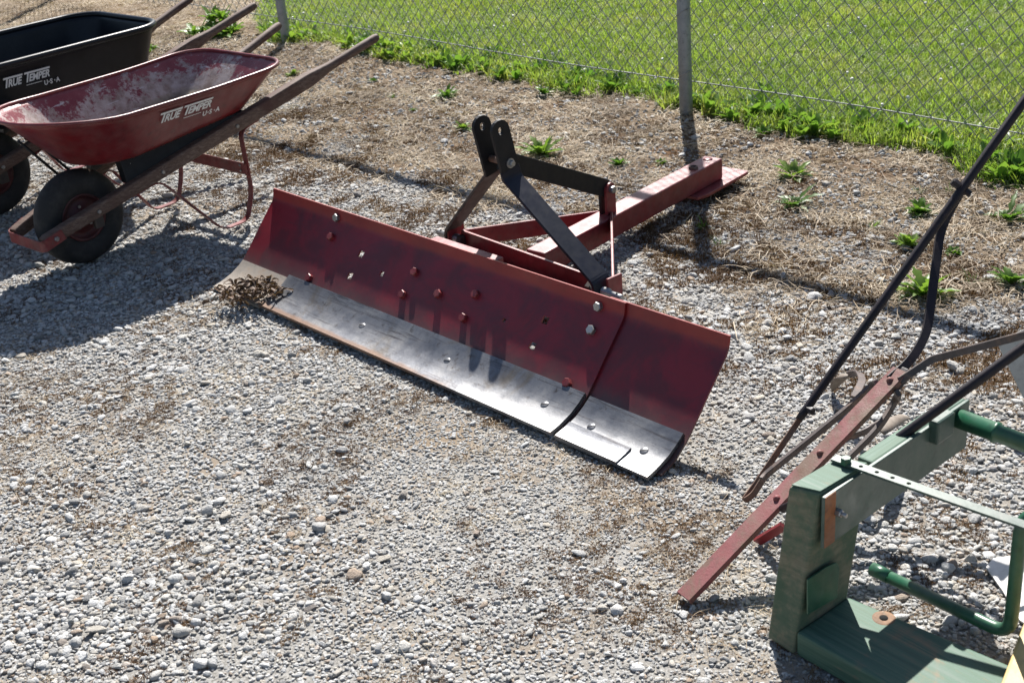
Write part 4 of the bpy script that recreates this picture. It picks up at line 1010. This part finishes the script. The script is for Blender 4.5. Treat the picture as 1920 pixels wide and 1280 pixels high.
# curved shank and shovel on the far side
sh1 = [onz(1602, 745, 0.215), onz(1618, 712, 0.175), onz(1610, 697, 0.15), onz(1592, 702, 0.12)]
strap('shank', sh1, tuple(cs), 0.018, 0.006, 'old_iron', cult, 0.06)
shovel(onz(1592, 702, 0.12), onz(1560, 732, 0.004), 0.040, None, cult)
sh2 = [onz(1640, 815, 0.195), onz(1665, 800, 0.15), onz(1680, 792, 0.11)]
strap('shank', [onz(1585, 822, 0.14), onz(1625, 808, 0.16), onz(1655, 790, 0.14)], tuple(cn), 0.018, 0.006, 'old_iron', cult, 0.04)
shovel(onz(1650, 806, 0.15), onz(1706, 782, 0.012), 0.042, None, cult)
v, f = bar(onz(1470, 985, 0.075), onz(1420, 1015, 0.003), cn, 0.02, 0.008); obj('tooth', v, f, 'frame_red', cult)
# handles: thin bent strap at the foot, dark round bar above
hl0 = onz(1402, 930, 0.05); hl1 = onz(1508, 772, 0.205); zt_ = 0.78
hl2 = onz(1920, 190, zt_); hdir = nrm(hl2-hl1); hl3 = hl2+hdir*0.25
tube('handle', [hl1-hdir*0.02, hl1, hl2, hl3], [0.0085, 0.0095, 0.0105, 0.011], 'handle_dark', cult, n=12)
strap('handle_foot', [hl1+hdir*0.03, hl0+nrm(hl1-hl0)*0.03, onz(1393, 940, 0.045), onz(1412, 928, 0.06), onz(1434, 893, 0.10)], tuple(nrm(np.cross(hdir, F_))), 0.013, 0.007, 'rust', cult, 0.03)
hexbolt('bolt', hl1+hdir*0.01+cs*0.008, cs, 0.009, 0.012, 'handle_dark', cult)
hr0 = onz(1560, 912, 0.245); hr2 = onz(1920, 650, 0.50); hrd = nrm(hr2-hr0)
tube('handle', [ct+cd*CL*0.40+cs*0.03, hr0-hrd*0.0, hr2, hr2+hrd*0.45], [0.009, 0.0095, 0.0105, 0.011], 'handle_dark', cult, n=12)
# braces from the beam end up to the handles
hq = None; best = 9
for t in np.linspace(0, 1, 200):
    q_ = hl1+(hl2-hl1)*t; e_ = abs(proj(q_)[1]-352)
    if e_ < best: best = e_; hq = q_
z0 = 0.32
pm = onz(1738, 625, 0.37); pm2 = hq+(pm-hq)*0.22
b1 = [ct+cd*CL*0.955-cs*0.004-cn*0.004, onz(1708, 676, 0.335), pm, onz(1764, 425, (0.37+hq[2]*2)/3), hq]
strap('handle_brace', b1, tuple(np.cross(nrm(hq-pm), F_)), 0.020, 0.007, 'handle_dark', cult, 0.05)
b2 = [ct+cd*CL*0.965+cs*0.016-cn*0.004, onz(1725, 688, 0.335), onz(1748, 673, 0.35), onz(1800, 660, 0.38), onz(1920, 628, 0.45), onz(2010, 606, 0.50), hr2+hrd*0.2]
strap('handle_brace', b2, tuple(np.cross(nrm(np.array(b2[4])-np.array(b2[3])), F_)), 0.016, 0.007, 'old_iron', cult, 0.05)
hexbolt('bolt', hq+nrm(np.cross(hdir, F_))*0.012, nrm(np.cross(hdir, F_)), 0.009, 0.016, 'handle_dark', cult)
hexbolt('bolt', hq-nrm(np.cross(hdir, F_))*0.012, -nrm(np.cross(hdir, F_)), 0.008, 0.010, 'handle_dark', cult)
v, f = box(ct+cd*CL*0.985-cn*0.018, cd*0.022, cs*0.013, cn*0.013); obj('brace_block', v, f, 'handle_dark', cult, bevel=0.003)

# ------------------------------------------------------------------ green timber framed implement
H = 0.35
T1, T2, T3 = at(1478, 912, H), at(1537, 925, H), at(1632, 868, H); T4 = T1+T3-T2
B1, B2 = at(1438, 1195, 0.0), at(1487, 1228, 0.0); B3 = B2+(T3-T2)*1.05; B4 = B1+(T3-T2)*1.05
gi_ = thing('timber_implement', (B2[0], B2[1], 0), 'green painted timber frame implement with steel rail and bent rod', 'farm implement')
v, f = hexa([B1, B2, B3, B4, T1, T2, T3, T4]); post = obj('timber_post', v, f, 'timber', gi_, bevel=0.006, seg=2)
v, f = hexa([T1+Z*.0005, T2+Z*.0005, T3+Z*.0005, T4+Z*.0005, T1+Z*.003, T2+Z*.003, T3+Z*.003, T4+Z*.003])
V = [c+(c-(T1+T2+T3+T4)/4)*-0.07 for c in v]; obj('painted_top', V, f, 'green_wood', post, bevel=0.001)
zbp = 0.055
n0, n1 = at(1493, 1184, zbp), at(1662, 1280, zbp); f0_, f1_ = at(1590, 1117, zbp), at(1895, 1246, zbp)
nd = nrm(n1-n0); fd = nrm(f1_-f0_); n2 = n0+nd*0.62; f2 = f0_+fd*0.66
c4 = [n0, n2, f2, f0_]
v, f = hexa([c*np.array([1, 1, 0]) for c in c4]+c4); base = obj('base_plank', v, f, 'green_wood', gi_, bevel=0.006, seg=2)
hp = at(1657, 1158, zbp); lathe('knot_hole', hp, Z, [(0.0, 0.0012), (0.0080, 0.0014), (0.0085, 0.0)], 'hole_dark', base, 20); lathe('bare_ring', hp, Z, [(0.0, 0.0004), (0.014, 0.0006), (0.021, 0.0004), (0.023, -0.001)], 'bare_wood', base, 24)  # knot hole is a near-black disc painted for the shade inside
# face direction of the post's right side
rd = nrm((T3-T2)*np.array([1, 1, 0])); ro = np.array([rd[1], -rd[0], 0.0])
if ro@np.array([1, -1, 0]) < 0: ro = -ro
zt2 = 0.345
ra = at(1540, 931, zt2); rb_ = at(1812, 747, zt2); rdd = nrm(rb_-ra); rn = np.array([rdd[1], -rdd[0], 0.0]); rn = rn if rn@ro > 0 else -rn
hz = zt2-onplane(1522, 1037, ra, rn)[2]; hz = min(max(hz, 0.07), 0.13); print('rail height', hz, np.linalg.norm(rb_-ra))
RL = np.linalg.norm(rb_-ra)
v, f = box(ra+rdd*RL/2-Z*hz/2+rn*0.004, rdd*RL/2, rn*0.004, Z*hz/2); rail = obj('steel_rail', v, f, 'green_steel', gi_, bevel=0.0015)
v, f = box(ra+rdd*(RL/2+0.08)-Z*hz/2-rn*0.018-Z*0.001, rdd*(RL/2-0.078), rn*0.017, Z*hz*0.49); obj('timber_rail', v, f, 'green_rail', gi_, bevel=0.004)
v, f = box(ra+rdd*0.017-Z*hz/2+rn*0.0075, rdd*0.016, rn*0.0012, Z*hz*0.497); rp_ = obj('rusty_plate', v, f, 'orange_rust', rail, bevel=0.001); rp_['label'] = 'orange rusty strip at the end of the steel rail'
hexbolt('bolt', ra+rdd*0.036-Z*hz*0.42+rn*0.010, rn, 0.008, 0.010, 'zinc', rail); tube('bolt_end', [ra+rdd*0.036-Z*hz*0.42+rn*0.012, ra+rdd*0.036-Z*hz*0.42+rn*0.030], 0.0042, 'zinc', rail, n=10)
# clamp, pipe and rod at the far end
pa = onplane(1800, 785, ra+rn*0.012, rn); pb = at(1925, 832, pa[2]-0.012); pdir = nrm(pb-pa)
v, f = box(onplane(1765, 800, ra+rn*0.014, rn), rdd*0.030, rn*0.012, Z*0.026); obj('clamp', v, f, 'green_steel', gi_, bevel=0.005)
tube('pipe', [pa-pdir*0.02, pa+pdir*0.070, pa+pdir*0.071, pa+pdir*0.078, pa+pdir*0.079, pa+pdir*0.5], [0.0195, 0.0195, 0.0215, 0.0215, 0.0175, 0.0175], 'green_paint', gi_, n=20)
ka = onplane(1818, 782, ra-rn*0.01, rn); tube('tie_rod', [ka, ka+nrm(at(1925, 826, ka[2]-0.03)-ka)*0.45], 0.006, 'green_paint', gi_, n=10)
hexbolt('bolt', ka, rdd, 0.010, 0.012, 'green_paint', gi_)
# holed flat bar
ha = at(1563, 858, H+0.008); hb = at(1760, 928, H+0.008); hd = nrm(hb-ha); hs = np.cross(Z, hd)
hx = [np.linalg.norm(at(px, py, H+0.008)-ha) for px, py in ((1613, 877), (1641, 889), (1670, 900), (1699, 912))]
hc_ = at(1920, 984, H+0.008); hxl = (hc_-ha)@hd; hyo = (hc_-ha)@hs
print('bar', hx, hxl, hyo)
holed_bar('holed_bar', ha, ha+hd*(hxl+0.12), hs, 0.021, 0.005, hx, 'green_steel', gi_, (0.0042, 0.0042), bend=lambda x: hyo*(max(0, x-0.12)/(hxl-0.12))**2)
hexbolt('bolt', at(1586, 866, H+0.011), Z, 0.010, 0.010, 'green_paint', gi_)
# cover plate low on the post
cpl = [onplane(px, py, B2*0.35+T2*0.65+ro*0.004, ro) for px, py in ((1512, 1150), (1512, 1085), (1545, 1062), (1566, 1052), (1571, 1062), (1567, 1118))]
V = [c+ro*d for d in (0.0, 0.004) for c in cpl]; k = len(cpl)
obj('cover_plate', V, [tuple(range(k)), tuple(range(k, 2*k))]+[(i, (i+1) % k, k+(i+1) % k, k+i) for i in range(k)], 'green_paint', post, bevel=0.001)
# bent rod
r0 = at(1640, 1068, 0.075); r1 = at(1893, 1190, 0.075); r2 = onplane(1903, 972, r1, nrm(r1-r0)); r2 = np.array([r1[0], r1[1], r2[2]])
rod = tube('bent_rod', [r0, r1, r2, r2+nrm(np.array([0.9, -0.15, 0]))*0.4], 0.0125, 'green_paint', gi_, rad=0.038, n=16)
tube('rod_end', [r0-nrm(r1-r0)*0.006, r0+nrm(r1-r0)*0.034], 0.0138, 'green_paint', rod, n=16)

# ------------------------------------------------------------------ pieces cut by the right edge
wp = [at(1848, 1065, 0.006), at(1862, 1048, 0.010), at(1925, 1040, 0.03), at(2120, 1090, 0.05), at(2060, 1260, 0.03), at(1912, 1165, 0.006), at(1880, 1110, 0.004)]
V = [c+Z*d for d in (0, 0.004) for c in wp]; k = len(wp)
wplate = obj('metal_plate', V, [tuple(range(k)), tuple(range(k, 2*k))]+[(i, (i+1) % k, k+(i+1) % k, k+i) for i in range(k)], 'white_paint', None, bevel=0.001)
tag(wplate, 'chipped white metal plate lying on gravel beside the bent green rod', 'metal plate')
g0 = at(1965, 800, 0.0)
gn = nrm(np.array([-0.35, -0.9, 0.25])); gq = [onplane(px, py, g0, gn) for px, py in ((1868, 640), (1925, 615), (2050, 640), (2060, 815), (1965, 800), (1918, 745))]
V = [c+gn*d for d in (0, 0.003) for c in gq]; k = len(gq)
gplate = obj('sheet_metal', V, [tuple(range(k)), tuple(range(k, 2*k))]+[(i, (i+1) % k, k+(i+1) % k, k+i) for i in range(k)], 'grey_paint', None, bevel=0.001)
tag(gplate, 'plain grey sheet metal standing behind the cultivator handles', 'sheet metal')
y0 = at(1888, 1290, 0.02); y1 = at(1925, 1190, 0.02)
yd = nrm(y1-y0); yo = np.array([yd[1], -yd[0], 0]); yo = yo if yo[0] > 0 else -yo
v, f = hexa([y0-yd*0.2, y1+yd*0.02, y1+yd*0.02+yo*0.2, y0-yd*0.2+yo*0.2, y0-yd*0.2+Z*0.09, y1+yd*0.02+Z*0.09, y1+yd*0.02+yo*0.2+Z*0.09, y0-yd*0.2+yo*0.2+Z*0.09])
yel = obj('yellow_panel', [c-Z*0.02 for c in v], f, 'yellow_paint', None, bevel=0.006); tag(yel, 'yellow painted metal panel against the green base plank', 'metal panel')

# ------------------------------------------------------------------ single weeds
def tuft(seed): return clump(seed, 26, 0.022, 0.03, 0.085, 0.005, (0.15, 1.25), (0.3, 1.2), 4)
weedm = [rosette(200, 30, 0.035, 0.095, 0.028, (0.25, 1.3), 0.4), rosette(201, 34, 0.03, 0.075, 0.025, (0.2, 1.35), 0.3), rosette(202, 20, 0.03, 0.10, 0.024, (0.5, 1.4), 0.5), rosette(203, 44, 0.016, 0.055, 0.020, (0.2, 1.4), 0.1),
         rosette(204, 32, 0.03, 0.10, 0.030, (0.25, 1.35), 0.5), tuft(205), rosette(206, 46, 0.014, 0.048, 0.017, (0.2, 1.45), 0.0), tuft(207), rosette(208, 24, 0.03, 0.085, 0.026, (0.35, 1.4), 0.4)]
for w_ in weedm: w_.materials.append(WM)
G = 'green weeds in the dry strip'; std = 'low green weed rosette growing in the dry grass strip'; gt = 'small grassy green tuft in the dry grass strip'; sm2 = 'small spreading weed with tiny leaves in the dry strip'
weeds = [(1015, 288, 1.3, 0, 'big leafy green weed behind the black hitch mast'), (868, 240, 0.8, 1, 'green weed close behind the tops of the black mast plates'), (1318, 425, 0.9, 5, 'grassy weed in the post shadow beside the red beam'),
         (1195, 178, 0.8, 1, 'small green weed near the lawn edge behind the black hitch'), (838, 180, 0.8, 4, std), (1160, 308, 1.0, 3, 'pale spreading weed between the black top brace and the fence'), (1490, 332, 1.1, 8, 'low green weed rosette on the straw beyond the red skid plate'), (1488, 384, 1.15, 2, 'low green weed rosette on the straw beyond the red skid plate'), (1432, 252, 1.2, 6, 'spreading tiny leaved weed between the skid plate and the fence'),
         (1722, 398, 1.2, 3, 'dense round weed just behind the bolt of the cultivator handle'), (1722, 358, 0.6, 7, gt), (1640, 425, 0.7, 5, gt), (1702, 462, 0.95, 1, 'bright weed right behind the slanting dark cultivator handle'), (1890, 408, 1.2, 2, 'wide weed rosette beyond the bolted joint of the cultivator handle'), (1735, 552, 1.2, 4, 'dark green weed under the upright brace of the cultivator'), (1790, 475, 0.8, 6, 'small weed between the cultivator handle and its upright brace'),
         (1820, 528, 0.8, 7, gt), (1895, 530, 1.1, 8, 'weed rosette at the gravel edge beside the cultivator brace'), (1240, 305, 0.6, 6, 'tiny weed tucked behind the red beam and its lug'), (1345, 455, 0.6, 7, 'thin grassy weed at the end of the post shadow'), (775, 205, 0.5, 3, sm2), (700, 150, 0.7, 6, sm2), (735, 180, 0.5, 5, gt), (550, 140, 0.7, 1, 'green weed beside the wooden handle of the red barrow'), (1470, 215, 0.6, 3, 'very small weed close under the fence wire past the post'), (1780, 355, 0.6, 5, gt), (1045, 165, 0.6, 6, 'small green weed near the lawn edge behind the black hitch'), (1020, 175, 0.8, 8, 'small green weed near the lawn edge behind the black hitch')]
for i, (px, py, sc_, ty, lb_) in enumerate(weeds):
    o = bpy.data.objects.new('weed', weedm[ty]); COL.objects.link(o); p = at(px, py); o.location = (p[0], p[1], float(zheight(p[0], p[1]))-0.002)
    k = sc_*1.08*(0.9+0.2*random.random()); o.scale = (k, k*random.uniform(0.8, 1.1), k*0.9); o.rotation_euler = (random.gauss(0, 0.08), random.gauss(0, 0.08), random.uniform(0, 6.28)); tag(o, lb_, 'weed', G)
def bushy(seed):
    r = random.Random(seed); V = []; Fc = []
    for q in range(16):
        me = rosette(seed*50+q, 9, 0.03, 0.085, 0.026, (0.1, 1.2), 0.15); k = len(V); a = r.uniform(0, 6.283); d = 0.11*math.sqrt(r.random()); z = max(0, (0.10-d*0.8))*r.random()
        V += [(v.co.x+d*math.cos(a), v.co.y+d*math.sin(a), v.co.z+z) for v in me.vertices]; Fc += [tuple(i+k for i in p.vertices) for p in me.polygons]; bpy.data.meshes.remove(me)
    me = bpy.data.meshes.new('weed'); me.from_pydata(V, [], Fc); me.polygons.foreach_set('use_smooth', [True]*len(Fc)); return me
bush = [bushy(31), bushy(32)]
for w_ in bush: w_.materials.append(WM)
for i, (px, py, sc_, lb_) in enumerate([(412, 62, 1.5, 'large leafy weed between the wheelbarrow handles and the fence'), (262, 100, 0.75, 'leafy weed beside the black tray and its wooden handle'), (690, 95, 0.9, 'leafy weed at the end of the red barrow handle')]):
    o = bpy.data.objects.new('weed', bush[i % 2]); COL.objects.link(o); p = at(px, py); o.location = (p[0], p[1], float(zheight(p[0], p[1]))-0.002)
    o.scale = (sc_,)*3; o.rotation_euler = (0, 0, i*1.3); tag(o, lb_, 'weed')
